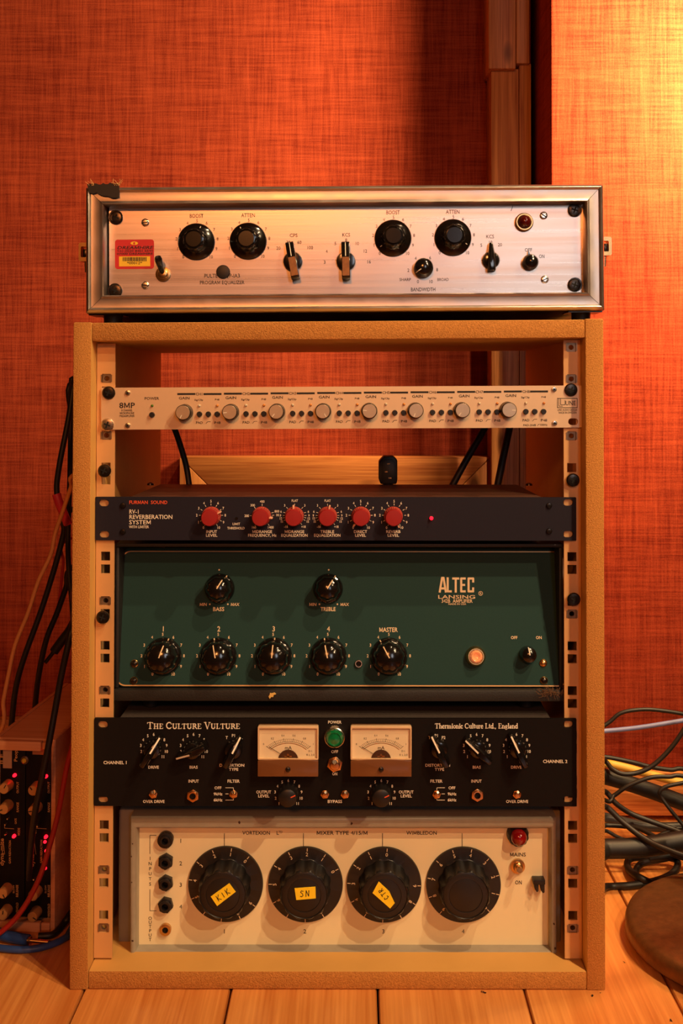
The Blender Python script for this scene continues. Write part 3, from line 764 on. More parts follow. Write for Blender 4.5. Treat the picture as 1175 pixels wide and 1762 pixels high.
for c, ang in enumerate((245, 187, 232, 303, 172, 250, 235, -3)):
    dx = 80.25 * c; dy = -.62 * c; bk = MB()
    o = p8.put('gain_knob', G8, 314.5 + dx, 709.8 + dy, 0, ang, tip=.0135); p8.put('knob_cap', G8C, parent=o); p8.put('pointer_mark', G8L, parent=o)
    T(p8, bk, 'GAIN', 317 + dx, 685 + dy, 4.6, 19, bold=1); T(p8, bk, 'CH%d' % (c + 1), 343 + dx, 678 + dy, 4.4, 13, bold=1)
    for a, b_ in ((305, 336), (350, 381)):
        u0 = p8.L(a + dx, 678 + dy + 1.7); u1 = p8.L(b_ + dx, 678 + dy - 1.7); bk.sheet([(u0[0], u0[1]), (u1[0], u0[1]), (u1[0], u1[1]), (u0[0], u1[1])], LIFT)
    T(p8, bk, 'Sig/Clip', 342 + dx, 688 + dy, 3.0, 15, bold=1); T(p8, bk, 'P48', 373.5 + dx, 687.5 + dy, 3.0, 8, bold=1)
    p8.put('indicator_led', LD['o'], 343 + dx, 698 + dy); p8.put('indicator_led', LD['a'], 374 + dx, 698 + dy)
    for bxp in (343, 358.3, 373.5): p8.put('push_button', BT, bxp + dx, 712.5 + dy, tip=.002)
    T(p8, bk, 'PAD', 343 + dx, 727.3 + dy, 4.2, 12, bold=1); T(p8, bk, 'P48', 374 + dx, 727.3 + dy, 4.2, 11, bold=1)
    bk.stroke([p8.L(354.5 + dx, 729 + dy), p8.L(356.5 + dx, 726.3 + dy), p8.L(358 + dx, 725.6 + dy), p8.L(362 + dx, 725.6 + dy)], .8 * ps, LIFT)
    ink(p8, bk, INK, 'channel_print')
bk = MB()
T(p8, bk, 'PAD-20dB', 911, 731.5, 3.4, 22, bold=1); T(p8, bk, '100Hz', 935, 731, 3.4, 13, bold=1)
bk.stroke([p8.L(924.5, 733), p8.L(925.8, 730.5), p8.L(928, 730)], .7 * ps, LIFT)
bk.stroke([p8.L(*p) for p in ((959, 685.5), (993, 685.5), (993, 701.5), (959, 701.5), (959, 685))], 1.0 * ps, LIFT)
bk.stroke([p8.L(*p) for p in ((961.5, 686), (961.5, 699), (968, 699))], .9 * ps, LIFT); bk.stroke([p8.L(*p) for p in ((964.5, 686), (964.5, 696.5), (972, 696.5), (972, 689))], .9 * ps, LIFT)
T(p8, bk, 'UNE', 981.5, 693.5, 7.5, 18)
T(p8, bk, 'LINE AUDIO DESIGN', 976, 705.3, 3.4, 34, bold=1); T(p8, bk, 'MADE IN SWEDEN', 976.5, 710, 3.4, 31, bold=1)
ink(p8, bk, INK, 'printed_lettering')

# ================================================================== REVERB UNIT
fcn = at(578, 893, .0172)
fu = Unit('reverb_unit', 'slim dark rack reverb unit with six red knobs and lit red light', 'reverb unit', (fcn.x, .0172, fcn.z - .0222), tuple(fcn))
X0, X1, Z0, Z1 = rack_panel(fu, (164, 890), ((164, 856), (991, 855)), (991.5, 890), ((164, 930), (991, 930)), ((178.5, 865.5), (179, 919.5), (977.5, 864.5), (977.5, 919)), NAVY)
lx0, _ = fu.L(219, 856); lx1, _ = fu.L(937, 856)
zbk = at(600, 836, .145).z - fcn.z
ch = MB(); prf = [(.0032, Z1 - .0015), (.145, zbk), (.145, Z0 + .001), (.0032, Z0 + .001)]
ch.add([(lx0 + (.006 if i in (1, 2) else 0), y, z) for i, (y, z) in enumerate(prf)] + [(lx1 - (.006 if i in (1, 2) else 0), y, z) for i, (y, z) in enumerate(prf)], [(0, 1, 2, 3), (7, 6, 5, 4), (0, 4, 5, 1), (1, 5, 6, 2), (2, 6, 7, 3), (3, 7, 4, 0)])
fu.raw('chassis', ch, LID, smooth=False)
for px in (259, 910):
    x, z = fu.L(px, 836, .135); fu.raw('lid_screw', MB().lathe([(.004, 0), (.0035, -.002), (.001, -.003)], 12).moved(lambda v: (v[0] + x, .135 + v[2], zbk - v[1])), BLK)
for p in ((211.6, 870), (211.6, 915), (944.6, 870), (944.6, 914)): small_screw(fu, *p, SM_BLK, True)
fs_ = fu.s; r = 14.6 * fs_
rib = lambda t: .5 + .5 * math.cos(28 * t)
FK = mesh(MB().lathe([(r * 1.12, 0), (r * 1.10, -.002), (r * 1.10, -.0025, .07), (r * 1.02, -.0125, .07), (r * .98, -.0128)], 112, rib), 'level_knob', REDS, angle=25)
FC = mesh(MB().lathe([(r * .99, -.0125), (r * .97, -.0150), (r * .90, -.0158), (r * .3, -.0160)], 32), 'knob_cap', REDK)
FP = mesh(MB().box(-.0008, .0008, -.0110, -.0035, r * .95, r * 1.38), 'pointer_fin', M('pale_pink_plastic', (226, 170, 140), .5), bevel=.0003)
wh = MB()
for px, ang in ((360, 27), (447.5, -4), (504.7, 92), (562.8, 78), (621, 230), (677.5, -61)):
    o = fu.put('level_knob', FK, px, 891.3, 0, ang, tip=.0155); fu.put('knob_cap', FC, parent=o); fu.put('pointer_fin', FP, parent=o)
nums = [str(i) for i in range(11)]
for cx in (363, 620.5, 678): scale_print(fu, WHITE, nums, cx, 887, 24.5, 4.4, 238, 29.6, ticks=(17.5, 20.5))
cx = 451
for st, a in (('160', 234), ('200', 180), ('300', 132), ('400', 90), ('800', 17), ('1K', 3), ('1400', -54)):
    k = 26.5 if a in (180, 17, 3) else 24.5
    T(fu, wh, st, cx + k * math.cos(rad(a)), 887.5 - k * math.sin(rad(a)), 4.2, cond=.9); wh.stroke([fu.L(cx + t_ * math.cos(rad(a)), 887.5 - t_ * math.sin(rad(a))) for t_ in (17, 20.5)], .8 * fs_, LIFT)
for cx in (507, 563.5):
    for st, a in (('FLAT', 90), ('3', 45), ('3', 135), ('6', 16), ('6', 164), ('9', 0), ('9', 180), ('12', -12), ('12', 192), ('15', -25), ('15', 205), ('+18', -52), ('-18', 232)):
        k = 24.5 if abs(a - 90) > 10 else 25.5
        T(fu, wh, st, cx + k * math.cos(rad(a)), 887 - k * math.sin(rad(a)), 4.0, cond=.85); wh.stroke([fu.L(cx + t_ * math.cos(rad(a)), 887 - t_ * math.sin(rad(a))) for t_ in (17, 20)], .7 * fs_, LIFT)
for cx, a, b_, wa, wb in ((364, 'INPUT', 'LEVEL', 19, 20), (451, 'MIDRANGE', 'FREQUENCY, Hz', 34, 49), (506.5, 'MIDRANGE', 'EQUALIZATION', 34, 46), (563, 'TREBLE', 'EQUALIZATION', 24, 46), (620, 'DIRECT', 'LEVEL', 23, 19), (676.5, 'REVERB', 'LEVEL', 25, 20)):
    T(fu, wh, a, cx, 914.7, 4.8, wa); T(fu, wh, b_, cx, 921, 4.8, wb)
T(fu, wh, 'LIMIT', 406.5, 901.5, 4, 13); T(fu, wh, 'THRESHOLD', 406, 908.7, 4, 30)
T(fu, wh, 'RV-1', 222, 880.3, 7, 18, align='L'); T(fu, wh, 'REVERBERATION', 222, 889.3, 7, 75, align='L'); T(fu, wh, 'SYSTEM', 222, 898.5, 7, 38, align='L'); T(fu, wh, 'WITH LIMITER', 222, 906.5, 4.6, 34, align='L')
ink(fu, wh, WHITE, 'printed_lettering')
orr = MB(); T(fu, orr, 'FURMAN  SOUND', 222, 864.2, 5.8, 66, align='L', bold=1); ink(fu, orr, ORANGEI, 'printed_lettering')
fu.put('trim_hole', mesh(MB().lathe([(2.6 * fs_, 0), (2.4 * fs_, -.0006), (1.5 * fs_, -.0006)], 14), 'trim_hole', BLK), 407, 892)
o = fu.put('power_led', mesh(MB().lathe([(4 * fs_, 0), (4 * fs_, -.001), (3 * fs_, -.0012)], 14), 'led_collar', BLK), 742, 891.5)
fu.put('lit_lens', mesh(MB().lathe([(3.2 * fs_, -.001), (2.8 * fs_, -.003), (1.5 * fs_, -.0042)], 14), 'lit_lens', LEDR), parent=o)

# ================================================================== TUBE AMPLIFIER (green sloping front)
az0 = at(584, 1207, .026).z
THE = rad(-10.5)
ap = at(584, 1183, .0325)
al = Unit('mixer_amplifier', 'dark green mixer amplifier with gold outlined sloping panel and black knobs', 'amplifier', (ap.x, .026, az0), tuple(ap), (THE, 0, 0))
xL, _ = al.L(196, 1190, -.004); xR, _ = al.L(970, 1190, -.004)
zT = al.L(584, 943)[1]
al.raw('front_panel', MB().prism(rrect(xL + .004, xR - .004, 0.0008, zT, .004), 0, .002), GREEN, smooth=False)
gx0, gz0 = al.L(199, 1180.5); gx1, gz1 = al.L(968.5, 948.5)
ring = MB(); o_ = rrect(gx0, gx1, gz0, gz1, .0095, 8); i_ = rrect(gx0 + .0012, gx1 - .0012, gz0 + .0012, gz1 - .0012, .0085, 8)
n = len(o_); ring.add([(x, LIFT, z) for x, z in o_] + [(x, LIFT, z) for x, z in i_], [(k, (k + 1) % n, n + (k + 1) % n, n + k) for k in range(n)])
ink(al, ring, GOLDI, 'gold_outline')
# case: bottom lip, sides, top, back, in world alignment
def wbox(u, name, mat, x0, x1, y0, y1, z0, z1, bev=.0012, **k):
    me = mesh(MB().box(x0, x1, y0, y1, z0, z1), name, mat, bevel=bev, **k)
    return link(name, me, u.e, u.E.inverted())
xw0, xw1 = ap.x + xL, ap.x + xR; ztop = at(584, 936, .055).z
wbox(al, 'case_bottom', VINYL, xw0, xw1, .026, .29, az0, at(584, 1187, .026).z - .0003)
wbox(al, 'case_side', VINYL, xw0, xw0 + .004, .031, .29, at(584, 1187, .026).z, ztop); wbox(al, 'case_side', VINYL, xw1 - .004, xw1, .031, .29, at(584, 1187, .026).z, ztop)
wbox(al, 'case_top', VINYL, xw0, xw1, .030, .29, ztop + .0003, ztop + .004)
wbox(al, 'case_back', VINYL, xw0 + .0045, xw1 - .0045, .282, .288, at(584, 1187, .026).z + .0005, ztop - .0005, 0)
for px in (260, 905):
    for yy in (.06, .25):
        xx = at(px, 1200, .06).x; zc = at(584, 1236, .0172).z
        b = MB().lathe([(.009, 0), (.008, -(az0 - zc - .0004))], 16).moved(lambda v: (v[0] + xx, v[2] + yy, v[1] + az0))
        link('rubber_foot', mesh(b, 'rubber_foot', RUBBER), al.e, al.E.inverted())
s_ = al.s
def altec_knob(R):
    kp_ = [(R, 0), (R, -.0015), (R * .95, -.0035), (R * .90, -.005), (R * .86, -.0055, .05), (R * .80, -.016, .07), (R * .74, -.0195, .05), (R * .6, -.0222, .02), (R * .35, -.0238), (R * .1, -.0244)]
    b = MB().lathe(kp_, 72, fl8(9, 1.2))
    ln = line_on(kp_, 0, R * .66, .0011)
    l2 = MB().box(-.0005, .0005, -.0052, -.0030, R * .86, R * .99)
    return mesh(b, 'fluted_knob', BAKE, angle=30), mesh(ln, 'pointer_mark', CREAMI, smooth=False), mesh(l2, 'skirt_mark', CREAMI, smooth=False)
KL, KLN, KL2 = altec_knob(32 * s_); KS, KSN, KS2 = altec_knob(26 * s_)
for px, py, a in ((276, 1129, 72), (372, 1129, 103), (468, 1129, 86), (563, 1129, 102), (668.5, 1129, 119)):
    o = al.put('fluted_knob', KL, px + 1, py + 2, 0, a, tip=.012); al.put('pointer_mark', KLN, parent=o); al.put('skirt_mark', KL2, parent=o)
for px, py, a in ((376, 1013, 60), (564, 1013, 60)):
    o = al.put('fluted_knob', KS, px, py, 0, a, tip=.010); al.put('pointer_mark', KSN, parent=o); al.put('skirt_mark', KS2, parent=o)
cr = MB()
for px, st in ((280, '1'), (375.5, '2'), (470, '3'), (564, '4'), (669, None)):
    scale_print(al, CREAMI, nums, px, 1128, 36.5, 5.0, 241, 30.2, bold=1)
    if st: T(al, cr, st, px + 1, 1082, 8.5, bold=1, cond=.9)
T(al, cr, 'MASTER', 668, 1083.5, 7.4, 32, bold=1)
for px, nm, wpx in ((376, 'BASS', 20), (564.5, 'TREBLE', 26)):
    T(al, cr, nm, px, 1048, 6.6, wpx, bold=1); T(al, cr, 'MIN', px - 26.5, 1040, 5, 13, bold=1, shear=.1); T(al, cr, 'MAX', px + 28, 1040, 5, 15, bold=1, shear=.1)
    for dx, dy in ((-15, 1039.7), (16, 1039.7), (1, 980.6)): cr.sheet(circ(1.5 * s_, 8, *al.L(px + dx, dy)), LIFT)
T(al, cr, 'OFF', 884.5, 1097, 5, 11.5, bold=1); T(al, cr, 'ON', 927, 1097, 5, 10.5, bold=1)
# tall condensed maker's letters
def block(mb, strokes, px, py, w_, hh, wd):
    for st in strokes: mb.stroke([al.L(px + x * w_, py + hh - z * hh) for x, z in st], wd * s_, LIFT)
ay, ah = 994.5, 24
for stk, px, w_ in (([[(0, 0), (.38, 1), (.62, 1), (1, 0)], [(.2, .25), (.8, .25)]], 756.5, 10.5), ([[(.2, 1), (.2, .04), (.9, .04)]], 768.5, 8.5), ([[(0, .96), (1, .96)], [(.5, .96), (.5, 0)]], 779, 10), ([[(.9, .96), (.2, .96), (.2, .04), (.9, .04)], [(.2, .5), (.8, .5)]], 791.5, 9.5), ([[(.95, .72), (.95, .96), (.2, .96), (.2, .04), (.95, .04), (.95, .28)]], 804, 10.5)):
    block(cr, stk, px, ay, w_, ah, 3.6)
T(al, cr, 'LANSING', 785.5, 1027, 6, 66); T(al, cr, '342B  AMPLIFIER', 786, 1034, 6, 54, bold=1); T(al, cr, 'MADE IN USA', 786.5, 1039.3, 3, 31, bold=1)
cc = al.L(826.8, 1021); n = 20; o_ = circ(3.8 * s_, n, *cc); i_ = circ(3.0 * s_, n, *cc)
cr.add([(x, LIFT, z) for x, z in o_] + [(x, LIFT, z) for x, z in i_], [(k, (k + 1) % n, n + (k + 1) % n, n + k) for k in range(n)]); T(al, cr, 'R', 826.8, 1021, 3.6, bold=1)
ink(al, cr, CREAMI, 'printed_lettering')
for p, a in (((231.5, 1141.5), 60), ((230.6, 1171), 30), ((934.5, 1140.7), 70), ((935.6, 1170.8), 20)):
    o = al.put('panel_screw', mesh(MB().lathe([(6.6 * s_, 0), (6.6 * s_, -.001), (5.4 * s_, -.0016), (4.6 * s_, -.0010)], 18), 'panel_screw', BRASS), *p, 0, a)
    al.put('screw_head', mesh(MB().lathe([(4.8 * s_, -.0006), (4.4 * s_, -.0022), (2 * s_, -.003)], 16), 'screw_head', BRASS if a == 70 else BLK), parent=o); al.put('screw_slot', SLOT_R, parent=o, y=-.0015, scale=.8)
o = al.put('jack_socket', mesh(MB().lathe([(7 * s_, 0), (7 * s_, -.0015), (6 * s_, -.0025), (4.6 * s_, -.0025), (4.4 * s_, -.0008)], 20), 'jack_socket', STEEL), 617, 1142)
al.put('jack_hole', mesh(MB().lathe([(4.5 * s_, 0), (4.5 * s_, -.001), (3 * s_, -.0018)], 16), 'jack_hole', BAKE), parent=o)
r = 17 * s_
o = al.put('pilot_lamp', mesh(MB().lathe([(r, 0), (r, -.003), (r * .92, -.006), (r * .80, -.0075), (r * .70, -.0075), (r * .66, -.005)], 32), 'lamp_bezel', BRASS), 817.8, 1129)
al.put('amber_jewel', mesh(MB().lathe([(r * .66, -.004), (r * .62, -.0088), (r * .48, -.0105), (r * .38, -.0100), (r * .25, -.0085), (r * .05, -.0080)], 14), 'amber_jewel', AMBJ, angle=15), parent=o)
PKP = [(14.5 * s_, 0), (14.5 * s_, -.003), (13.5 * s_, -.010), (12 * s_, -.014), (7 * s_, -.0160), (2 * s_, -.0166)]
o = al.put('power_knob', mesh(MB().lathe(PKP, 28), 'power_knob', BAKE), 910, 1127, 0, 96, tip=.01)
al.put('pointer_mark', mesh(line_on(PKP, 0, 13 * s_, .0011), 'pointer_mark', WHITE, smooth=False), parent=o)
# dust tuft on the right lip, paint chip on the bottom lip
tu = MB(); random.seed(5)
for i in range(70):
    p = at(random.uniform(930, 966), random.uniform(1184, 1196), .025); d = Vector((random.uniform(-.007, .007), random.uniform(-.004, .001), random.uniform(-.006, .006)))
    tu.tube([p, p + d * .5 + Vector((0, -.001, random.uniform(-.002, .002))), p + d], .00016, 4, 3)
me = mesh(tu, 'dust_tuft', M('dust_fibre', (112, 78, 50), .9), smooth=False); tag(link('dust_tuft', me, al.e, al.E.inverted()), kind='stuff')
pc_ = at(468, 1196, .0258); b = MB().prism([(-.0035, -.0012), (-.0022, -.0034), (-.0006, -.0014), (.0012, -.0018), (.0018, .0004), (.0042, .0012), (.0024, .0026), (-.0006, .0018), (-.002, .0022), (-.0024, .0004)], -.0012, .001).moved(lambda v: (v[0] + pc_.x, v[1] + pc_.y, v[2] + pc_.z))
link('paint_chip', mesh(b, 'paint_chip', M('straw_chip', (216, 176, 96), .8)), al.e, al.E.inverted())

# ================================================================== VALVE DISTORTION UNIT
cvc = at(577, 1311, .0172)
cv = Unit('valve_distortion_unit', 'black two channel valve distortion unit with twin meters and green lamp', 'distortion unit', (cvc.x, .0172, cvc.z - .0445), tuple(cvc))
X0, X1, Z0, Z1 = rack_panel(cv, (162, 1300), ((162, 1236.5), (992, 1236)), (992, 1300), ((162, 1387.5), (992, 1387)), ((176.7, 1247), (177, 1376), (977.3, 1246.5), (977.6, 1376)), CVBLK)
lx0, _ = cv.L(205, 1236); lx1, _ = cv.L(948, 1236)
cv.raw('chassis', MB().box(lx0, lx1, .0031, .26, Z0 + .002, Z1 - .0008), DUST, smooth=False)
c_ = cv.s
def serif(mb, glyphs, px, py, hcap, wpx, small=None):
    """tiny old-style roman: strokes with thick stems and bracket serifs; glyph = (advance, [(kind, points)])"""
    tot = sum(SG[g_][0] * k for g_, k in glyphs); kx = wpx / tot; cur = 0
    for g_, k in glyphs:
        for wd, pts in SG[g_][1]:
            mb.stroke([cv.L(px + cur + x * kx * k, py + hcap / 2 - z * hcap * k) for x, z in pts], wd * hcap * c_ * (.6 + .4 * k), LIFT)
        cur += SG[g_][0] * kx * k
TH, TN = .17, .085
arc = lambda cx, cz, rx, rz, a, b, n=9: [(cx + rx * math.cos(rad(a + (b - a) * i / n)), cz + rz * math.sin(rad(a + (b - a) * i / n))) for i in range(n + 1)]
def stem(x, lo=0, hi=1, ft=1, hd=1, w_=.17):
    o = [(TH, [(x, lo), (x, hi)])]
    if ft: o.append((TN, [(x - w_, lo + .03), (x + w_, lo + .03)]))
    if hd: o.append((TN, [(x - w_, hi - .03), (x + (w_ if hd == 1 else .02), hi - .03)]))
    return o
SG = {
 'T': (.86, stem(.42, hd=0) + [(TN, [(.05, .95), (.79, .95)]), (TN, [(.06, .78), (.05, .95)]), (TN, [(.78, .78), (.79, .95)])]),
 'H': (.98, stem(.22) + stem(.74) + [(TN, [(.22, .5), (.74, .5)])]),
 'E': (.78, stem(.22, w_=.14) + [(TN, [(.22, .96), (.66, .96), (.67, .8)]), (TN, [(.22, .03), (.68, .03), (.70, .2)]), (TN, [(.22, .52), (.54, .52)])]),
 'C': (.86, [(TH, arc(.46, .5, .36, .47, 60, 300)), (TN, [(.64, .91), (.74, .80), (.74, .66)]), (TN, [(.64, .09), (.76, .24)])]),
 'U': (.94, stem(.2, .3, 1, 0) + [(TH, arc(.46, .3, .26, .27, 180, 360)), (TN, [(.72, .3), (.72, 1)]), (TN, [(.58, .97), (.86, .97)])]),
 'L': (.76, stem(.22) + [(TN, [(.22, .03), (.66, .03), (.68, .22)])]),
 'V': (.90, [(TH, [(.16, 1), (.46, 0)]), (TN, [(.46, 0), (.76, 1)]), (TN, [(.0, .97), (.32, .97)]), (TN, [(.62, .97), (.9, .97)])]),
 'R': (.88, stem(.22) + [(TN, [(.22, .96), (.45, .96)]), (TH, arc(.45, .74, .2, .21, 90, -90)), (TN, [(.22, .53), (.45, .53)]), (TH, [(.45, .5), (.80, .02)])]),
 'h': (.62, stem(.14, 0, 1, 1, 2, .12) + [(TN, arc(.32, .38, .16, .24, 170, 20)), (TH, [(.48, .45), (.48, 0)]), (TN, [(.36, .03), (.6, .03)])]),
 'e': (.50, [(TH, arc(.26, .31, .19, .29, 60, 310)), (TN, [(.08, .36), (.44, .36), (.38, .56), (.26, .6)])]),
 'r': (.46, stem(.15, 0, .62, 1, 2, .12) + [(TN, [(.15, .42), (.25, .57), (.34, .6)]), (TH, [(.34, .59), (.40, .54)])]),
 'm': (.94, stem(.14, 0, .62, 1, 2, .1) + [(TN, arc(.29, .4, .14, .2, 170, 20)), (TH, [(.44, .45), (.44, 0)]), (TN, arc(.6, .4, .15, .2, 170, 20)), (TH, [(.76, .45), (.76, 0)]), (TN, [(.35, .03), (.54, .03)]), (TN, [(.66, .03), (.88, .03)])]),
 'i': (.32, stem(.16, 0, .62, 1, 2, .11) + [(TH * 1.2, [(.15, .82), (.17, .90)])]),
 'o': (.56, [(.13, arc(.28, .31, .20, .28, 0, 360, 14))]),
 'n': (.62, stem(.14, 0, .62, 1, 2, .12) + [(TN, arc(.32, .38, .16, .22, 170, 20)), (TH, [(.48, .45), (.48, 0)]), (TN, [(.36, .03), (.6, .03)])]),
 'c': (.48, [(TH, arc(.26, .31, .19, .28, 60, 310)), (TH, [(.36, .54), (.40, .48)])]),
 'u': (.62, [(TH, [(.14, .6), (.14, .2)]), (TN, [(.03, .58), (.14, .6)]), (TN, arc(.3, .2, .16, .18, 180, 340)), (TH, [(.47, .62), (.47, 0)]), (TN, [(.36, .6), (.47, .6)]), (TN, [(.47, .03), (.58, .03)])]),
 'l': (.32, stem(.16, 0, 1, 1, 2, .11)),
 't': (.38, [(TH, [(.16, .82), (.16, .14)]), (TN, [(.03, .6), (.34, .6)]), (TN, [(.16, .12), (.22, .03), (.34, .08)])]),
 'd': (.60, [(TH, arc(.27, .31, .19, .28, 40, 320)), (TH, [(.46, 1), (.46, 0)]), (TN, [(.36, .97), (.46, .97)]), (TN, [(.46, .03), (.58, .03)])]),
 'g': (.56, [(.13, arc(.26, .40, .16, .19, 0, 360, 12)), (TN, [(.38, .54), (.52, .58)]), (TN, [(.16, .22), (.14, .1), (.4, .06), (.46, -.06), (.34, -.2), (.14, -.2), (.08, -.08), (.16, .02)])]),
 'a': (.52, [(TN, [(.1, .48), (.18, .6), (.32, .58)]), (TH, [(.36, .5), (.36, .06)]), (TH, arc(.22, .18, .13, .15, 60, 330)), (TN, [(.36, .05), (.48, .03)])]),
 '.': (.28, [(.16, [(.12, .03), (.12, .09)])]), ',': (.28, [(.14, [(.14, .08), (.12, .0), (.07, -.13)])]), ' ': (.34, [])}
cw = MB()
gl = []
for wd in ('THE', 'CULTURE', 'VULTURE'): gl += [(c, 1.0 if i == 0 else .78) for i, c in enumerate(wd)] + [(' ', 1)]
serif(cw, gl[:-1], 253, 1248.3, 11.2, 160)
serif(cw, [(c, 1) for c in 'Thermionic Culture Ltd., England'], 748, 1249, 8.6, 143)
# pointer knobs
b1, b2 = chicken(15.5 * c_, 29 * c_, -27 * c_, 15 * c_, .019)
CK = mesh(b1, 'pointer_knob', BAKE); CG = mesh(b2, 'pointer_grip', BAKE, bevel=.0009)
CLN = mesh(MB().prism([(-.0008, .001), (.0008, .001), (.0008, 28 * c_), (-.0008, 28 * c_)], 0, .0003).moved(lambda v: (v[0], v[1] - .0194 + .0072 * max(0, (v[2] - 17 * c_) / (11 * c_)), v[2])), 'pointer_mark', WHITE, smooth=False)
for px, py, a in ((263.5, 1287, 58), (332.5, 1287.5, 203), (402.5, 1287, 62), (754.5, 1286, 118), (820.5, 1286, 140), (889, 1286, 116)):
    o = cv.put('pointer_knob', CK, px, py, 0, a); cv.put('pointer_grip', CG, parent=o); cv.put('pointer_mark', CLN, parent=o)
n11 = [str(i) for i in range(1, 12)]
for px in (264.5, 333, 820, 888.5): scale_print(cv, WHITE, n11, px, 1286, 22.5, 5, 225, 27.0, bold=1)
for px, s in ((402, 0), (754, 0)):
    for st, dx, dy in (('T', -12, -17), ('P1', 0, -20.5), ('P2', 12, -17)): T(cv, cw, st, px + dx + (-3 if px > 500 else 0), 1286 + dy, 5, bold=1, cond=.95)
for px, st, wpx in ((264, 'DRIVE', 18.5), (333, 'BIAS', 14.5), (820, 'BIAS', 14.5), (888, 'DRIVE', 18.5)): T(cv, cw, st, px, 1320, 4.8, wpx, bold=1)
for px in (399, 753): T(cv, cw, 'DISTORTION', px, 1316.7, 4.8, 43, bold=1); T(cv, cw, 'TYPE', px + 3, 1323.7, 4.8, 16, bold=1)
T(cv, cw, 'CHANNEL 1', 198.5, 1312, 5.4, 41, bold=1); T(cv, cw, 'CHANNEL 2', 955, 1310, 5.4, 42, bold=1)
T(cv, cw, 'OVER DRIVE', 264.5, 1379, 4.8, 37, bold=1); T(cv, cw, 'OVER DRIVE', 889.5, 1379, 4.8, 38, bold=1)
for px in (333, 819.5): T(cv, cw, 'INPUT', px, 1344, 5, 18, bold=1)
for px in (401.6, 750.5): T(cv, cw, 'FILTER', px, 1344, 5, 21, bold=1)
for sg, px, tx in ((-1, 402, 375), (1, 751, 777.5)):
    for st, py in (('OFF', 1355.6), ('9kHz', 1366), ('6kHz', 1376.3)): T(cv, cw, st, tx, py, 4.8, 12 if st == 'OFF' else 15, bold=1)
    for py in (1355.4, 1366, 1376.6): cw.stroke([cv.L(px + sg * (1 if py != 1366 else 9), py), cv.L(px + sg * 14, py)], .9 * c_, LIFT)
    cw.stroke([cv.L(px + sg * .5, 1355.4), cv.L(px + sg * .5, 1376.6)], .9 * c_, LIFT)
T(cv, cw, 'POWER', 575.7, 1242.5, 5, 23, bold=1); T(cv, cw, 'OFF', 575.7, 1293.3, 5, 12, bold=1); T(cv, cw, 'ON', 576, 1331.3, 5, 9, bold=1); T(cv, cw, 'BYPASS', 576, 1379, 5, 25, bold=1)
for px in (453.6, 698.7): T(cv, cw, 'OUTPUT', px, 1362.7, 5, 25.5, bold=1); T(cv, cw, 'LEVEL', px, 1369.4, 5, 19.5, bold=1)
for px in (496, 656): scale_print(cv, WHITE, n11, px, 1366, 23, 4.8, 226, 27.2, bold=1)
ink(cv, cw, WHITE, 'printed_lettering')
r = 16.5 * c_
OK_ = mesh(MB().lathe([(r, 0), (r, -.004), (r * .97, -.014), (r * .90, -.0165), (r * .7, -.0176)], 32), 'output_knob', SATIN)
OKL = mesh(MB().box(-.0005, .0005, -.01785, -.0172, r * .35, r * .86), 'pointer_mark', ORANGEI, smooth=False)
for px in (495, 656): o = cv.put('output_knob', OK_, px, 1373, 0, 24, tip=.015); cv.put('pointer_mark', OKL, parent=o)
# sockets and switches
JN = mesh(MB().prism(circ(11 * c_, 6, a0=.5), -.0035, 0, [list(reversed(circ(5.4 * c_, 16)))]), 'input_jack', NUT, bevel=.0003)
JH = mesh(MB().lathe([(5.4 * c_, -.0002), (5.2 * c_, -.001)], 14), 'jack_hole', HOLE)
JR = mesh(MB().prism(circ(7.4 * c_, 18), -.0046, -.0034, [list(reversed(circ(5.4 * c_, 18)))]), 'jack_collar', NUT)
for p in ((332.5, 1367.5), (820.7, 1366.4)):
    o = cv.put('input_jack', JN, *p); cv.put('jack_hole', JH, parent=o); cv.put('jack_collar', JR, parent=o)
TB = toggle_base(7.6 * c_, 6, .002); TL = bat(.0011, .0016, .009, 30); TLd = bat(.0011, .0016, .009, -30)
for p, a in (((264, 1365.6), 85), ((402, 1365.6), 95), ((559, 1366), 80), ((593.6, 1366), 85), ((751, 1366), 80), ((889, 1366), 88)):
    o = cv.put('toggle_switch', TB, *p, 0, a); cv.put('toggle_lever', TL, parent=o)
o = cv.put('power_switch', toggle_base(13.5 * c_, 6, .003), 576, 1313.7, 0, 90); cv.put('toggle_lever', bat(.0017, .0028, .014, 30), parent=o, y=-.003)
r = 18 * c_
o = cv.put('power_lamp', mesh(MB().lathe([(r, 0), (r, -.004), (r * .95, -.008), (r * .88, -.0085), (r * .80, -.0075)], 32), 'lamp_bezel', STEEL), 575.7, 1268.5, tip=.006)
cv.put('green_jewel', mesh(MB().lathe([(r * .80, -.006), (r * .78, -.0105), (r * .62, -.0125), (r * .55, -.0115), (r * .3, -.0120), (r * .05, -.0125)], 12), 'green_jewel', GRNJ, angle=12), parent=o)
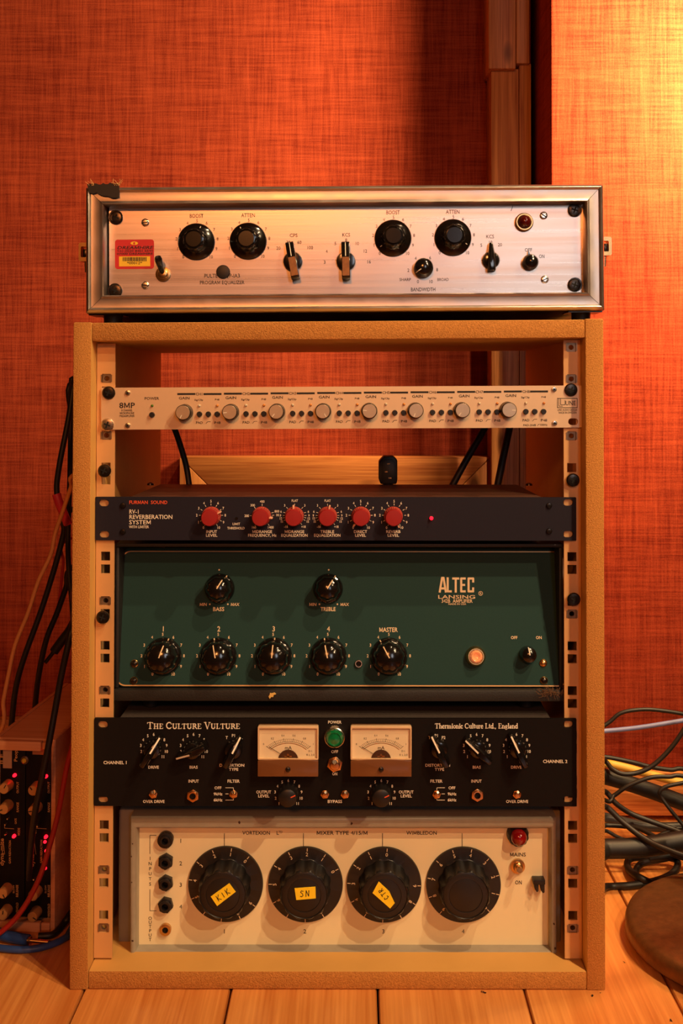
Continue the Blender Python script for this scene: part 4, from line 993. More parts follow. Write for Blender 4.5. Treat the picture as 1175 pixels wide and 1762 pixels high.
# meters
def meter(px0, px1):
    x0, z0 = cv.L(px0, 1335, -.008); x1, z1 = cv.L(px1, 1249, -.008); xm = (x0 + x1) / 2; zs = z0 + (z1 - z0) * .33
    body = cv.raw('panel_meter', MB().prism(rrect(x0 + .0006, x1 - .0006, z0 + .0006, z1 - .0006, .0012, 3), -.0038, 0), METERBROWN)
    par = body
    def sub(name, mb, mat, **k): return link(name, mesh(mb, name, mat, **k), par)
    sub('scale_card', MB().box(x0 + .0015, x1 - .0015, -.0074, -.0039, zs + .0002, z1 - .0035), CARD, smooth=False)
    low = [(x0 + .0001, z0 + .0001), (x1 - .0001, z0 + .0001), (x1 - .0001, zs - .0006)] + [(x1 - (x1 - x0) * k / 8, zs - .0006 + .0014 * math.sin(math.pi * k / 8)) for k in range(1, 8)] + [(x0 + .0001, zs - .0006)]
    sub('lower_cover', MB().prism(low, -.0105, -.0039), METERBROWN, bevel=.0004)
    # clear window: front sheet and rims
    rim = MB().prism(rrect(x0, x1, zs, z1, .0012, 3), -.0098, -.0039, [list(reversed(rrect(x0 + .0014, x1 - .0014, zs + .0014, z1 - .0022, .001, 3)))])
    sub('window_rim', rim, M('clear_cream_rim', (222, 190, 150), .2, 0, var=.03, coat=.5), bevel=.0003)
    sub('clear_window', MB().box(x0 + .0014, x1 - .0014, -.0096, -.0091, zs + .0014, z1 - .0022), CLEAR, smooth=False)
    yy = -.00747; pcx, pcz = xm + .0002, zs - .004; k = MB(); RR = (z1 - zs) * .70
    def P(rr_, a): return (pcx + rr_ * 1.12 * math.cos(rad(a)), pcz + rr_ * .92 * math.sin(rad(a)))
    A0, A1 = 137, 43
    k.stroke([P(RR, A0 + (A1 - A0) * i / 24) for i in range(25)], .0003, yy); k.stroke([P(RR * 1.12, A0 + (A1 - A0) * i / 24) for i in range(25)], .00018, yy)
    for i in range(26):
        a = A0 + (A1 - A0) * i / 25; k.stroke([P(RR, a), P(RR * (1.16 if i % 5 == 0 else 1.10), a)], .0004 if i % 5 == 0 else .00022, yy)
    for i, st in enumerate(('0', '0.2', '0.4', '0.6', '0.8', '1')):
        p = P(RR * 1.30, A0 + (A1 - A0) * i / 5); text(k, st, p[0], p[1], 3.2 * c_, y=yy, cond=.9)
    text(k, 'mA', xm, zs + (z1 - zs) * .34, 5.6 * c_, y=yy); k.stroke([(xm - .0035, zs + (z1 - zs) * .26), (xm + .0035, zs + (z1 - zs) * .26)], .0002, yy)
    text(k, 'D I.', x1 - .008, zs + (z1 - zs) * .24, 3.2 * c_, y=yy); text(k, 'K L 2.0', x1 - .008, zs + (z1 - zs) * .13, 3.2 * c_, y=yy)
    me = bpy.data.meshes.new('scale_print'); me.from_pydata(k.v, [], k.f); me.materials.append(INK); link('scale_print', me, par)
    sub('mirror_arc', MB().stroke([P(RR * .93, A0 + (A1 - A0) * i / 24) for i in range(25)], .0006, yy), BRASS, smooth=False)
    q0 = P(RR * 1.06, 134); sub('needle', MB().bar((pcx - .002, pcz + .006), q0, .00035, -.0083, -.0080), INK, smooth=False)
    hub = [(xm + .010 * math.cos(rad(a)), zs - .001 + .0105 * math.sin(rad(a))) for a in range(0, 181, 15)]
    sub('pivot_cover', MB().prism([(xm - .0155, zs - .001), (xm + .0155, zs - .001), (xm + .0155, zs + .0010), (xm + .0100, zs + .0010)] + hub[1:-1] + [(xm - .0100, zs + .0010), (xm - .0155, zs + .0010)], -.0084, -.0075), M('meter_pivot_brown', (66, 38, 22), .4), smooth=False)
    sub('pivot_bridge', MB().box(xm - .0035, xm + .0035, -.0087, -.0083, zs + .0022, zs + .0036).box(xm - .0009, xm + .0009, -.0087, -.0083, zs, zs + .0055), BRASS, smooth=False)
    c0 = (xm, z0 + (zs - z0) * .45)
    sub('zero_screw', MB().lathe([(4.4 * c_, -.0104), (4.2 * c_, -.0122), (2 * c_, -.0128)], 16, cx=c0[0], cz=c0[1]), BLK)
meter(443.5, 548); meter(603, 708)
for px in (250, 900):
    for yy in (.07, .22):
        xx = at(px, 1387, .07).x; zc = cvc.z + Z0 + .002; zv = at(584, 1405, .034).z
        b = MB().lathe([(.009, 0), (.008, -(zc - zv) + .0002)], 16).moved(lambda v: (v[0] + xx, v[2] + yy, v[1] + zc))
        link('rubber_foot', mesh(b, 'rubber_foot', RUBBER), cv.e, cv.E.inverted())

# ================================================================== FOUR KNOB MIXER
vf = .034                                   # rim front plane
vc = at(590, 1525, vf)
zbase = at(590, 1650.5, vf).z
vx = Unit('mixer', 'four channel mixer with cream panel and big black numbered knobs at the rack bottom', 'mixer', (vc.x, vf, zbase), tuple(vc))
v_ = vx.s; PD = .013                       # panel recess behind rim
ox0, oz0 = vx.L(223, 1650.5); ox1, oz1 = vx.L(957.5, 1407)
nx0, nz0 = vx.L(239, 1625, PD); nx1, nz1 = vx.L(943, 1421, PD)
VPR = [(0, .022), (0, .0025), (.0008, .0007), (.0025, 0), (.0055, .0003), (.0072, .0015), (.0085, .005), (.0092, PD)]
rim = MB(); n = len(VPR); loops = []
for cx_, cz_, a in ((0, 0, 0), (1, 0, 0), (1, 1, 0), (0, 1, 0)):
    for a, y in VPR:
        k = a / .0092
        x = (ox0 + (nx0 - ox0) * k) if cx_ == 0 else (ox1 + (nx1 - ox1) * k); z = (oz0 + (nz0 - oz0) * k) if cz_ == 0 else (oz1 + (nz1 - oz1) * k)
        loops.append((x, y, z))
rim.add(loops, [(c * n + i, c * n + i + 1, ((c + 1) % 4) * n + i + 1, ((c + 1) % 4) * n + i) for c in range(4) for i in range(n - 1)])
vx.raw('front_rim', rim, HAMMER, angle=50)
vx.raw('front_panel', MB().box(nx0 - .0008, nx1 + .0008, PD, PD + .0015, nz0 - .0008, nz1 + .0008), CREAM, smooth=False)
bx0, bz0 = vx.L(199, 1637, .012); bx1, bz1 = vx.L(968, 1400, .012)
vx.raw('case_body', MB().box(bx0, bx1, .0215, .26, bz0, oz1 - .0006), GREYBODY, bevel=.003)
for px in (270, 900):
    for yy in (.05, .2):
        x, _ = vx.L(px, 1640, yy); zf = Tk - vc.z
        vx.raw('rubber_foot', MB().lathe([(.009, 0), (.008, -(bz0 - zf))], 16).moved(lambda v: (v[0] + x, v[2] + yy, v[1] + bz0)), RUBBER)
R = 64.5 * v_
bk_prof = [(R, 0), (R, -.0022), (R * .985, -.0032), (R * .70, -.0036), (R * .69, -.004, .05), (R * .66, -.020, .09), (R * .65, -.0238, .09), (R * .62, -.0252, .04), (R * .60, -.0254), (R * .585, -.0246), (R * .56, -.0250), (R * .44, -.0250), (R * .435, -.0244), (R * .42, -.0246), (R * .05, -.0250)]
VK = mesh(MB().lathe(bk_prof, 96, fl8(12, 1.6)), 'dial_knob', KBLK, angle=30)
pan = MB(); skirt_a0 = (50, 26, 85, -45)
class Loc:      # knob-local lettering
    pass
for i, (px, py) in enumerate(((388.5, 1520), (525.5, 1520.5), (660.5, 1521), (797, 1521))):
    o = vx.put('dial_knob', VK, px, py, PD, 90)
    x, z = vx.L(px, py, PD)
    nm = MB()
    for d in range(10):
        a = skirt_a0[i] + 30.5 * d; ar = rad(a); ca, sa = math.cos(ar), math.sin(ar)
        nm.stroke([(R * .90 * ca, R * .90 * sa), (R * .975 * ca, R * .975 * sa)], .0007, -.00345)
        text(nm, str(d), R * .82 * ca, R * .82 * sa, 6 * v_, rot=a - 90, y=-.0037)
    me = bpy.data.meshes.new('skirt_numerals'); me.from_pydata(nm.v, [], nm.f); me.materials.append(CREAMI); link('skirt_numerals', me, o)
    if i < 3:
        cpx = ((848, 545), (955, 468), (992, 518), (885, 600)) if i == 0 else ((300, 512), (424, 503), (426, 572), (310, 582)) if i == 1 else ((763, 540), (800, 472), (862, 530), (895, 600), (868, 632))
        sc, ox = (.2979, 110) if i == 0 else (.2894, 420)
        pl = [vx.L(ox + a * sc, 1380 + b * sc, PD - .0252) for a, b in cpx]; pl = [(a - x, b - z) for a, b in pl]
        ar = sum(pl[k][0] * pl[(k + 1) % len(pl)][1] - pl[(k + 1) % len(pl)][0] * pl[k][1] for k in range(len(pl)))
        if ar < 0: pl.reverse()
        link('tape_label', mesh(MB().prism(pl, -.0257, -.0251), 'tape_label', YTAPE, smooth=False), o)
        hw_ = MB()
        STR = {'K': [[(0, 0), (.05, 1)], [(.7, 1), (.05, .45), (.7, 0)]], 'I': [[(.3, .0), (.35, .9)]], 'S': [[(.7, .9), (.3, 1), (.1, .75), (.5, .5), (.6, .2), (.3, 0), (0, .1)]], 'N': [[(0, 0), (.1, 1), (.6, .05), (.7, 1)]],
               'C': [[(.7, .85), (.3, 1), (.05, .5), (.3, 0), (.7, .15)]], 'T': [[(0, 1), (.8, .95)], [(.4, 1), (.4, 0)]], 'R': [[(.05, 0), (.1, 1), (.6, .9), (.55, .6), (.1, .5), (.65, 0)]]}
        cxp, cyp, rr_, hh, st = ((921, 533, 35, 9.5, 'KIK'), (362, 543, 3, 10, 'SN'), (828, 545, -52, 8, 'CTR'))[i]
        c0 = vx.L(ox + cxp * sc, 1380 + cyp * sc, PD - .0252); c0 = (c0[0] - x, c0[1] - z); L_ = len(st)
        if i == 2: rr_ = 128
        for j, ch_ in enumerate(st):
            for s2 in STR[ch_]:
                hw_.stroke([(lambda p: (c0[0] + p[0], c0[1] + p[1]))(rotpt(((j - L_ / 2 + .15 + a * .8) * hh * .95 * v_, (b - .5) * hh * v_), rad(rr_))) for a, b in s2], .0007, -.02585)
        me = bpy.data.meshes.new('handwriting'); me.from_pydata(hw_.v, [], hw_.f); me.materials.append(INK); link('handwriting', me, o)
def VT(st, px, py, hh, wpx=None, **k): T(vx, pan, st, px, py, hh, wpx, y=PD, **k)
VT('VORTEXION', 441, 1433, 6.2, 48, bold=1); VT('L', 477.5, 1433, 6.2, bold=1); VT('TD', 482.5, 1431.5, 3.6, bold=1); VT('MIXER TYPE 4/15/M', 588.5, 1433, 6.4, 89, bold=1); VT('WIMBLEDON', 725.5, 1433, 6.2, 53, bold=1)
for px, pn, st in ((386, 386, '1'), (522, 524.5, '2'), (658, 659.6, '3'), (795, 796.7, '4')):
    pan.stroke([vx.L(px, 1434, PD), vx.L(px, 1459, PD)], 1.1 * v_, PD + LIFT); VT(st, pn, 1602.5, 7)
for st, py in zip('1234', (1446.7, 1485.5, 1522.4, 1560)): VT(st, 311, py, 7)
for st, py in zip('INPUTS', (1477, 1486, 1494.7, 1503.3, 1512, 1521)): VT(st, 258.3, py, 5.6)
for st, py in zip('OUTPUT', (1580, 1586.8, 1594, 1601.3, 1609, 1616.3)): VT(st, 258.3, py, 5.6)
for pts in (((269, 1437.3), (258, 1437.3), (258, 1469)), ((258, 1530.5), (258, 1567), (269, 1567))): pan.stroke([vx.L(*p, PD) for p in pts], .9 * v_, PD + LIFT)
VT('MAINS', 890.7, 1470.3, 6.4, 28, bold=1); VT('ON', 892, 1518.3, 6.6, 12, bold=1)
ink(vx, pan, INK, 'printed_lettering')
JN2 = mesh(MB().prism(circ(13.4 * v_, 6, a0=.5), -.005, 0, [list(reversed(circ(5.5 * v_, 16)))]).prism(circ(10 * v_, 20), -.008, -.0049, [list(reversed(circ(5.5 * v_, 20)))]), 'input_jack', SATIN, bevel=.0004)
JN1 = mesh(MB().prism(circ(13.4 * v_, 28), -.006, 0, [list(reversed(circ(5.5 * v_, 16)))]).prism(circ(9 * v_, 20), -.008, -.0059, [list(reversed(circ(5.5 * v_, 20)))]), 'input_jack', SATIN, bevel=.0004)
JH2 = mesh(MB().lathe([(5.5 * v_, 0), (5.4 * v_, -.0012)], 16), 'jack_hole', HOLE)
for i, py in enumerate((1446, 1484, 1521, 1559)):
    o = vx.put('input_jack', JN1 if i == 0 else JN2, 284.3, py, PD, 80 + 9 * i, tip=.005); vx.put('jack_hole', JH2, parent=o)
o = vx.put('output_socket', mesh(MB().prism(circ(10 * v_, 24), -.004, 0, [list(reversed(circ(5 * v_, 16)))]), 'output_socket', BRASS, bevel=.0006), 285.3, 1597.5, PD); vx.put('jack_hole', JH2, parent=o, scale=.9)
r = 19 * v_
o = vx.put('mains_lamp', mesh(MB().lathe([(r, 0), (r, -.004, .06), (r * .95, -.007, .06), (r * .80, -.009), (r * .74, -.008)], 60, fl8(12)), 'lamp_bezel', SATIN), 891.6, 1438.5, PD, tip=.006)
vx.put('red_jewel', mesh(MB().lathe([(r * .74, -.007), (r * .72, -.011), (r * .55, -.015), (r * .25, -.0168), (r * .05, -.017)], 28), 'red_jewel', REDJ), parent=o)
o = vx.put('mains_switch', toggle_base(12.5 * v_, 24, .003, BRASS), 891, 1491.5, PD, 90, tip=.003); vx.put('toggle_lever', bat(.0025, .0035, .012, 8, BRASS), parent=o, y=-.003)
# small black cable clip
x0, z0 = vx.L(917, 1521, PD - .008); x1, z1 = vx.L(937.5, 1513, PD - .008)
b = MB().box(x0, x1, PD - .010, PD, z0, z1)
for pa, pb in ((922.5, 1533), (933, 1535)):
    a, c = vx.L(pa, pb, PD - .008); b.prism([(a - .0016, c + .002), (a + .0005, c - .001), (a + .0022, c), (a + .0022, z0 + .0005), (a - .0022, z0 + .0005)], PD - .009, PD - .003)
vx.raw('cable_clip', b, SATIN, bevel=.0005)
# enamel chips on the rim
chips = MB(); random.seed(21)
for px, py in ((228, 1452), (226, 1474), (226.5, 1518), (228, 1619), (229, 1642), (412, 1415), (605, 1417), (540, 1648), (955, 1632), (953, 1590), (948, 1645)):
    x, z = vx.L(px, py, -.0001); rr_ = random.uniform(.0007, .0016)
    chips.sheet([(x + rr_ * random.uniform(.5, 1) * math.cos(a), z + rr_ * random.uniform(.4, 1.2) * math.sin(a)) for a in [k * .9 for k in range(7)]], -.00012)
ink(vx, chips, M('rust_brown', (60, 32, 20), .8), 'enamel_chips')

# ================================================================== MITRED WOODEN FRAME BEHIND THE RACK
fy = .548
a = at(309, 786, fy); b_ = at(844, 786, fy)
fx0, fx1, fz1, fz0, fw, fd = a.x, b_.x, a.z, .002, .062, .038
we = bpy.data.objects.new('wooden_frame', None); COL.objects.link(we); we.location = ((fx0 + fx1) / 2, fy, fz0)
tag(we, 'mitred pine frame standing against the wall behind the rack', 'frame')
Ei = Matrix.Translation((-(fx0 + fx1) / 2, -fy, -fz0)); gp = .0006
for nm, poly, mat in (('top_rail', [(fx0 + fw + gp, fz1 - fw), (fx1 - fw - gp, fz1 - fw), (fx1 - gp, fz1), (fx0 + gp, fz1)], PINE_X), ('bottom_rail', [(fx0 + gp, fz0), (fx1 - gp, fz0), (fx1 - fw - gp, fz0 + fw), (fx0 + fw + gp, fz0 + fw)], PINE_X),
                      ('stile', [(fx0, fz0 + gp), (fx0 + fw, fz0 + fw + gp), (fx0 + fw, fz1 - fw - gp), (fx0, fz1 - gp)], PINE_Z), ('stile', [(fx1, fz0 + gp), (fx1, fz1 - gp), (fx1 - fw, fz1 - fw - gp), (fx1 - fw, fz0 + fw + gp)], PINE_Z)):
    link(nm, mesh(MB().prism(poly, fy, fy + fd), nm, mat, bevel=.001), we, Ei)
link('backing_cloth', mesh(MB().box(fx0 + .02, fx1 - .02, fy + fd * .7, fy + fd * .8, fz0 + .02, fz1 - .02), 'backing_cloth', CASEBLK, smooth=False), we, Ei)

# ================================================================== MODULE BOX ON THE LEFT
gb = ground(94, 1605)
YAW = rad(-5)
mbx = Unit('module_box', 'small wooden rack box holding two compressor modules beside the cabinet', 'rack box', tuple(gb), tuple(gb), (0, 0, YAW))
Lx, _ = mbx.L(-13, 1450); _, Ht = mbx.L(94, 1273); Dm = .215; th = .0050
def bxw(name, x0, x1, y0, y1, z0, z1, mat=BOXPLY, bev=.0008): return mbx.raw(name, MB().box(x0, x1, y0, y1, z0, z1), mat, bevel=bev)
bxw('side_panel', -th, 0, 0, Dm, 0, Ht); bxw('side_panel', Lx, Lx + th, 0, Dm, 0, Ht)
bxw('top_panel', Lx + th + .0003, -th - .0003, .004, Dm, Ht - th, Ht - .0004); bxw('bottom_panel', Lx + th + .0003, -th - .0003, .004, Dm, 0.0003, th)
bxw('back_panel', Lx + th + .0004, -th - .0004, Dm - .006, Dm - .0004, th + .0004, Ht - th - .0004)
tx_, _ = mbx.L(72, 1275)
bxw('top_batten', Lx + th + .0003, tx_, -.003, .0037, Ht - .012, Ht - .002); bxw('bottom_batten', Lx + th + .0003, tx_, -.003, .0037, .001, .011)
bxw('corner_block', tx_ + .0006, -th - .0003, -.001, .0037, Ht - .0105, Ht - .003); bxw('corner_block', tx_ + .0006, -th - .0003, -.001, .0037, .002, .010)
mid, _ = mbx.L(43, 1450, .005)
def module(xa, xb, label, cols, side):
    m = Unit('compressor_module', label, 'compressor', tuple(mbx.Fm @ Vector(((xa + xb) / 2, .005, th + .0005))), tuple(gb), (0, 0, YAW))
    m.e['group'] = 'compressor modules in the wooden box'
    Y = .0055
    m.raw('faceplate', MB().box(xa + .0004, xb - .0004, Y, Y + .002, .0125, Ht - .0125), CVBLK, bevel=.0004)
    m.raw('module_body', MB().box(xa + .002, xb - .002, Y + .002, .15, .0130, Ht - .0130), BLK, smooth=False)
    s = m.s
    r = 9 * s
    K = mesh(MB().lathe([(r * 1.05, 0), (r * 1.02, -.003), (r * .98, -.012), (r * .9, -.0132)], 24), 'control_knob', M('sand_knob', (196, 142, 84), .4, .3, var=.1, scale=100))
    KN = mesh(MB().box(-.0005, .0005, -.0136, -.0130, .001, r * .85), 'pointer_mark', INK, smooth=False)
    LDm = mesh(MB().lathe([(3.0 * s, 0), (2.8 * s, -.0025), (1.6 * s, -.0042)], 12), 'lit_led', LEDR)
    LDs = mesh(MB().lathe([(2.6 * s, 0), (2.4 * s, -.0015), (1.4 * s, -.0026)], 12), 'lit_led', LEDR)
    g = MB()
    def MT(st, px, py, hh, wpx=None): T(m, g, st, px, py, hh, wpx, y=Y, rot=90)
    for (px, py, an) in cols['knobs']:
        o = m.put('control_knob', K, px, py, Y, an, tip=.012); m.put('pointer_mark', KN, parent=o)
    for px, py in cols['leds']: m.put('lit_led', LDm, px, py, Y, tip=.003)
    for px, py in cols.get('bar', ()): m.put('lit_led', LDs, px, py, Y, tip=.002)
    for px, py in cols['tog']: m.put('mini_switch', mesh(MB().lathe([(2.4 * s, 0), (2.2 * s, -.003), (1.2 * s, -.007)], 10), 'mini_switch', STEEL), px, py, Y)
    for st, px, py, hh, wpx in cols['txt']: MT(st, px, py, hh, wpx)
    for pa, pb in cols['lines']: g.stroke([m.L(*pa, Y), m.L(*pb, Y)], .7 * s, Y + LIFT)
    for sw in cols['swash']: g.stroke([m.L(*p, Y) for p in sw], .6 * s, Y + LIFT)
    ink(m, g, GOLDI, 'printed_lettering')
    for px, py, wpx, hpx, mt in cols['stick']:
        x0, z0 = m.L(px - wpx / 2, py + hpx / 2, Y); x1, z1 = m.L(px + wpx / 2, py - hpx / 2, Y)
        m.raw('paper_label', MB().box(x0, x1, Y - .0004, Y, z0, z1), mt, smooth=False)
    for px, py in cols['btn']:
        o = m.put('lamp_button', mesh(MB().lathe([(7 * s, 0), (7 * s, -.002), (5 * s, -.003), (4.6 * s, -.002)], 18), 'lamp_button', M('dull_nickel', (120, 100, 80), .4, .7)), px, py, Y)
        m.put('yellow_cap', mesh(MB().lathe([(4.4 * s, -.001), (4 * s, -.004), (2 * s, -.005)], 16), 'yellow_cap', M('olive_yellow', (190, 160, 40), .4)), parent=o)
    return m
PAPER = M('grey_paper', (170, 140, 112), .8, 0, var=.1)
BEIGE = M('beige_tape', (150, 96, 60), .8, 0, var=.1)
module(mid, -th - .0005, 'right-hand compressor module with a lit column of red lights', dict(
    knobs=((57, 1360, 130), (57, 1395, 190), (57, 1541, 130), (56, 1577, 330)), leds=((80.5, 1302), (78, 1337), (78, 1441)), bar=((76.5, 1449.5), (78.5, 1465), (78, 1472), (77.5, 1479), (77.5, 1487), (77, 1495)),
    tog=((68, 1418), (62, 1509)), txt=(('OUTPUT', 84, 1355, 4, 20), ('RANGE', 84, 1389, 4, 17), ('INPUT', 61, 1414, 3.4, 12), ('GAIN REDUCTION', 71, 1465, 3.6, 40), ('dyna-mite', 55, 1468, 7, 47), ('RELEASE', 84, 1533, 4, 21), ('THRESHOLD', 84, 1568, 4, 26), ('OFF', 61, 1431, 3.4, 7), ('SLOW', 78.5, 1530, 3, 14)),
    lines=(((62, 1425), (80, 1426)), ((62, 1419), (62, 1425))), swash=(((58, 1440), (60, 1455), (62, 1470)), ((50, 1477), (46, 1490), (50, 1498), (53, 1492))), stick=((66, 1291, 20, 14, BEIGE),), btn=((43.5, 1307),)), 1)
module(Lx + th + .0005, mid, 'left-hand compressor module cut by the frame edge with a paper label', dict(
    knobs=((7, 1357, 60), (6.5, 1392, 200), (5, 1537, 300), (5, 1574, 80)), leds=((24, 1335), (23, 1440)), tog=((17, 1405), (13, 1415), (13, 1432)),
    txt=(('OUTPUT', 30.5, 1355, 4, 20), ('RANGE', 30.5, 1389, 4, 17), ('MODE', 32.5, 1431, 4, 13), ('GAIN REDUCTION', 17, 1466, 3.6, 40), ('dyna-mite', 3, 1466, 7, 47), ('RELEASE', 29.5, 1533, 4, 21), ('THRESHOLD', 29.5, 1566, 4, 26), ('JLE', 3, 1306, 6, 18), ('People', 27, 1297, 6, 27), ('In', 37, 1286, 6, 9), ('GATE', 27, 1413, 3.4, 10), ('SLOW', 23.5, 1530, 3, 14)),
    lines=(((8, 1425), (24, 1426)), ((8, 1419), (8, 1425))), swash=(((5, 1443), (7, 1458), (8, 1470)),), stick=((13, 1303, 15.5, 37, PAPER),), btn=()), -1)

# ================================================================== CABLES
def cable(label, pts, r, mat=RUBBER, name='cable', cat='cable', group=None, seg=8, extra=(), side='', tail=()):
    P = []
    for p in pts:
        if isinstance(p, Vector): P.append(p)
        elif len(p) == 3: P.append(at(*p))
        else: P.append(ground(p[0], p[1], p[3]))
    if 'l' in side:                                   # comes out from behind the back of the rack
        P = [Vector((-.25, .392, P[0].z + .01)), Vector((-.292, .385, P[0].z + .012))] + P
    if 'r' in side:
        P = [Vector((.25, .392, P[0].z)), Vector((.288, .386, P[0].z + .002))] + P
    if 'f' in side:                                   # runs on out of the picture and down to the floor
        e = P[-1]; P += [Vector((e.x + .10, e.y - .01, max(r + .001, e.z * .55))), Vector((e.x + .19, e.y - .03, r + .002)), Vector((e.x + .40, e.y - .05, r + .001))]
    if 'u' in side:
        e = P[-1]; P += [Vector((e.x + .06, e.y, e.z + .02)), Vector((e.x + .14, e.y - .02, e.z * .5)), Vector((e.x + .22, e.y - .03, r + .002)), Vector((e.x + .4, e.y - .04, r + .001))]
    P += [v if isinstance(v, Vector) else ground(v[0], v[1], v[3]) if len(v) == 4 else at(*v) for v in tail]
    o = link(name, mesh(MB().tube(P, r, seg + 2, 6), name, mat, angle=85)); tag(o, label, cat, group)
    for nm, pp, rr, mt in extra:
        link(nm, mesh(MB().tube([q_ if isinstance(q_, Vector) else at(*q_) if len(q_) == 3 else ground(q_[0], q_[1], q_[3]) for q_ in pp], rr, seg + 2, 4), nm, mt, angle=85), o)
    return o
TAN = M('tan_cable', (206, 140, 78), .5); REDC = M('red_cable', (150, 28, 24), .45); BLUE = M('blue_cable', (40, 70, 130), .45); YEL = M('yellow_cable', (214, 170, 70), .5); PALEBLUE = M('pale_blue_cable', (112, 120, 168), .45)
REDB = M('red_strain_relief', (190, 40, 60), .5); GREYC = M('grey_cable', (60, 58, 58), .4)
def bh(px, py, y, dx): v = at(px, py, y); v.x += dx; return v
cable('black cable with red strain relief hanging beside the upper rack side', [(131, 650, .24), (126, 665, .24), (118, 720, .235), (104, 790, .23), (98, 830, .23), (98, 851, .23)], .0034, side='l',
      extra=(('strain_relief', [(97, 850, .23), (102, 866, .23), (110, 885, .232), (117, 902, .235)], .0052, REDB),))
cable('black cable running straight down close along the left rack side', [(126, 655, .27), (122, 720, .27), (120, 830, .27), (117, 930, .27), (119, 990, .27), (124, 1040, .27)], .0032, side='l', tail=((129, 1150, .28), (133, 1300, .30), (137, 1420, 0, .004), (150, 1410, 0, .004)))
cable('thin tan cable curving down to the left edge beside the rack', [(130, 815, .20), (122, 838, .20), (108, 880, .20), (95, 918, .20), (87, 955, .20), (66, 1000, .20), (48, 1055, .20), (26, 1110, .20), (14, 1165, .20), (6, 1205, .20), (-6, 1270, .20)], .0024, TAN, side='l', tail=(Vector((-.49, .21, .08)), Vector((-.56, .17, .004)), Vector((-.8, .1, .003))))
cable('black cable falling behind the wooden module box at the far left', [(116, 880, .32), (110, 915, .32), (96, 970, .32), (71, 1050, .32), (42, 1130, .32), (27, 1185, .33), (20, 1245, .34), (12, 1330, .36)], .0037, side='l', tail=((2, 1385, .38), (-14, 1402, 0, .004), (-80, 1402, 0, .004)))
cable('black cable dropping behind the top edge of the wooden module box', [(126, 975, .31), (114, 1010, .31), (98, 1055, .31), (80, 1100, .31), (67, 1160, .325), (61, 1210, .36), (58, 1260, .37)], .0036, side='l', tail=((57, 1350, .385), (66, 1402, 0, .004), (100, 1405, 0, .004)))
cable('black cable lying across the front of the wooden module box', [(133, 1010, .26), (129, 1045, .15), (125, 1075, .09), (117, 1110, .08), (105, 1165, .08), (96, 1215, .08), (84, 1280, .075), (71, 1345, .075), (60, 1400, .08), (54, 1450, .09), (51, 1490, .098), (50, 1512, .106)], .0034, side='l')
cable('thin dark red cable hanging between the black cables beside the rack', [(114, 930, .33), (109, 970, .33), (102, 1035, .33), (98, 1057, .335), (80, 1102, .335), (67, 1162, .345), (61, 1212, .375)], .0018, REDC, side='l', tail=((60, 1300, .385), (52, 1400, 0, .003)))
cable('red cable arcing across the compressor modules to the lower left', [(134, 1205, .28), (131, 1235, .16), (128, 1270, .08), (115, 1320, .07), (100, 1400, .068), (84, 1460, .068), (68, 1510, .07), (42, 1560, .075), (12, 1595, .08), (-25, 1620, 0, .006)], .0028, REDC, side='l', tail=((-90, 1640, 0, .004),))
jp = cable('loose black jack plug hanging tip-down beside the rack', [(128, 1070, .25), (119, 1086, .25), (106, 1103, .25), (93, 1121, .25)], .0058, SATIN, 'jack_plug', 'plug',
           side='', extra=(('lead', [Vector((-.25, .392, .40)), Vector((-.292, .385, .40)), (136, 1055, .29), (128, 1070, .25)], .0026, RUBBER), ('plug_tip', [(92, 1122, .25), (85, 1131, .25), (78, 1140, .25)], .0024, BLK),))
cable('blue jack plug with brass tip lying at the lower left', [(-30, 1598, 0, .0065), (0, 1608, 0, .0065), (25, 1614, 0, .0065), (49, 1618, 0, .0065)], .0058, BLUE, 'blue_jack_plug', 'plug',
      extra=(('plug_tip', [(49, 1618, 0, .0065), (66, 1619.5, 0, .0055), (83, 1621, 0, .0045)], .0022, BRASS), ('plug_collar', [(47, 1617.7, 0, .0065), (53, 1618.4, 0, .0063)], .0040, BRASS)))
cable('blue cable looping along the floor under the module box', [(-30, 1625, 0, .004), (5, 1632, 0, .004), (45, 1634, 0, .004), (80, 1628, 0, .004), (110, 1615, 0, .004), (122, 1600, 0, .004)], .0036, BLUE, tail=(Vector((-.290, .22, .004)), Vector((-.285, .36, .004)), Vector((-.25, .40, .004))))
cable('black cable beside the base of the module box', [(66, 1611, 0, .004), (88, 1609, 0, .004), (101, 1600, 0, .004), (113, 1584, 0, .006), (125, 1566, 0, .010)], .0036, tail=(Vector((-.282, .37, .012)), Vector((-.24, .395, .012))))
# inside the rack, behind the units
cable('black cable hanging from the left of the slim preamplifier', [(296, 728, .165), (303, 745, .168), (313, 775, .17), (321, 805, .17), (326, 840, .165), (327, 860, .17)], .0034)
cable('slanting black cable right of the power connector inside the rack', [(850, 700, .17), (833, 738, .17), (806, 785, .17), (779, 834, .17), (765, 860, .17)], .0040)
cable('steep black cable in front of the pine post inside the rack', [(882, 705, .18), (876, 738, .18), (866, 785, .18), (856, 835, .18), (850, 862, .18)], .0042)
kp = at(667.5, 812, .16)
ku = Unit('power_connector', 'black three-slot power connector standing behind the reverb unit', 'connector', (kp.x, .16, at(667, 838, .16).z), tuple(kp))
hw_, hh = .0105, .0180
ku.raw('connector_body', MB().prism([(-hw_ + .002, -hh * .75), (hw_ - .001, -hh * .75), (hw_, -hh * .5), (hw_, hh * .75), (hw_ - .0045, hh), (-hw_ + .0055, hh), (-hw_, hh * .66), (-hw_, -hh * .45)], -.004, .018), SATIN, bevel=.0012)
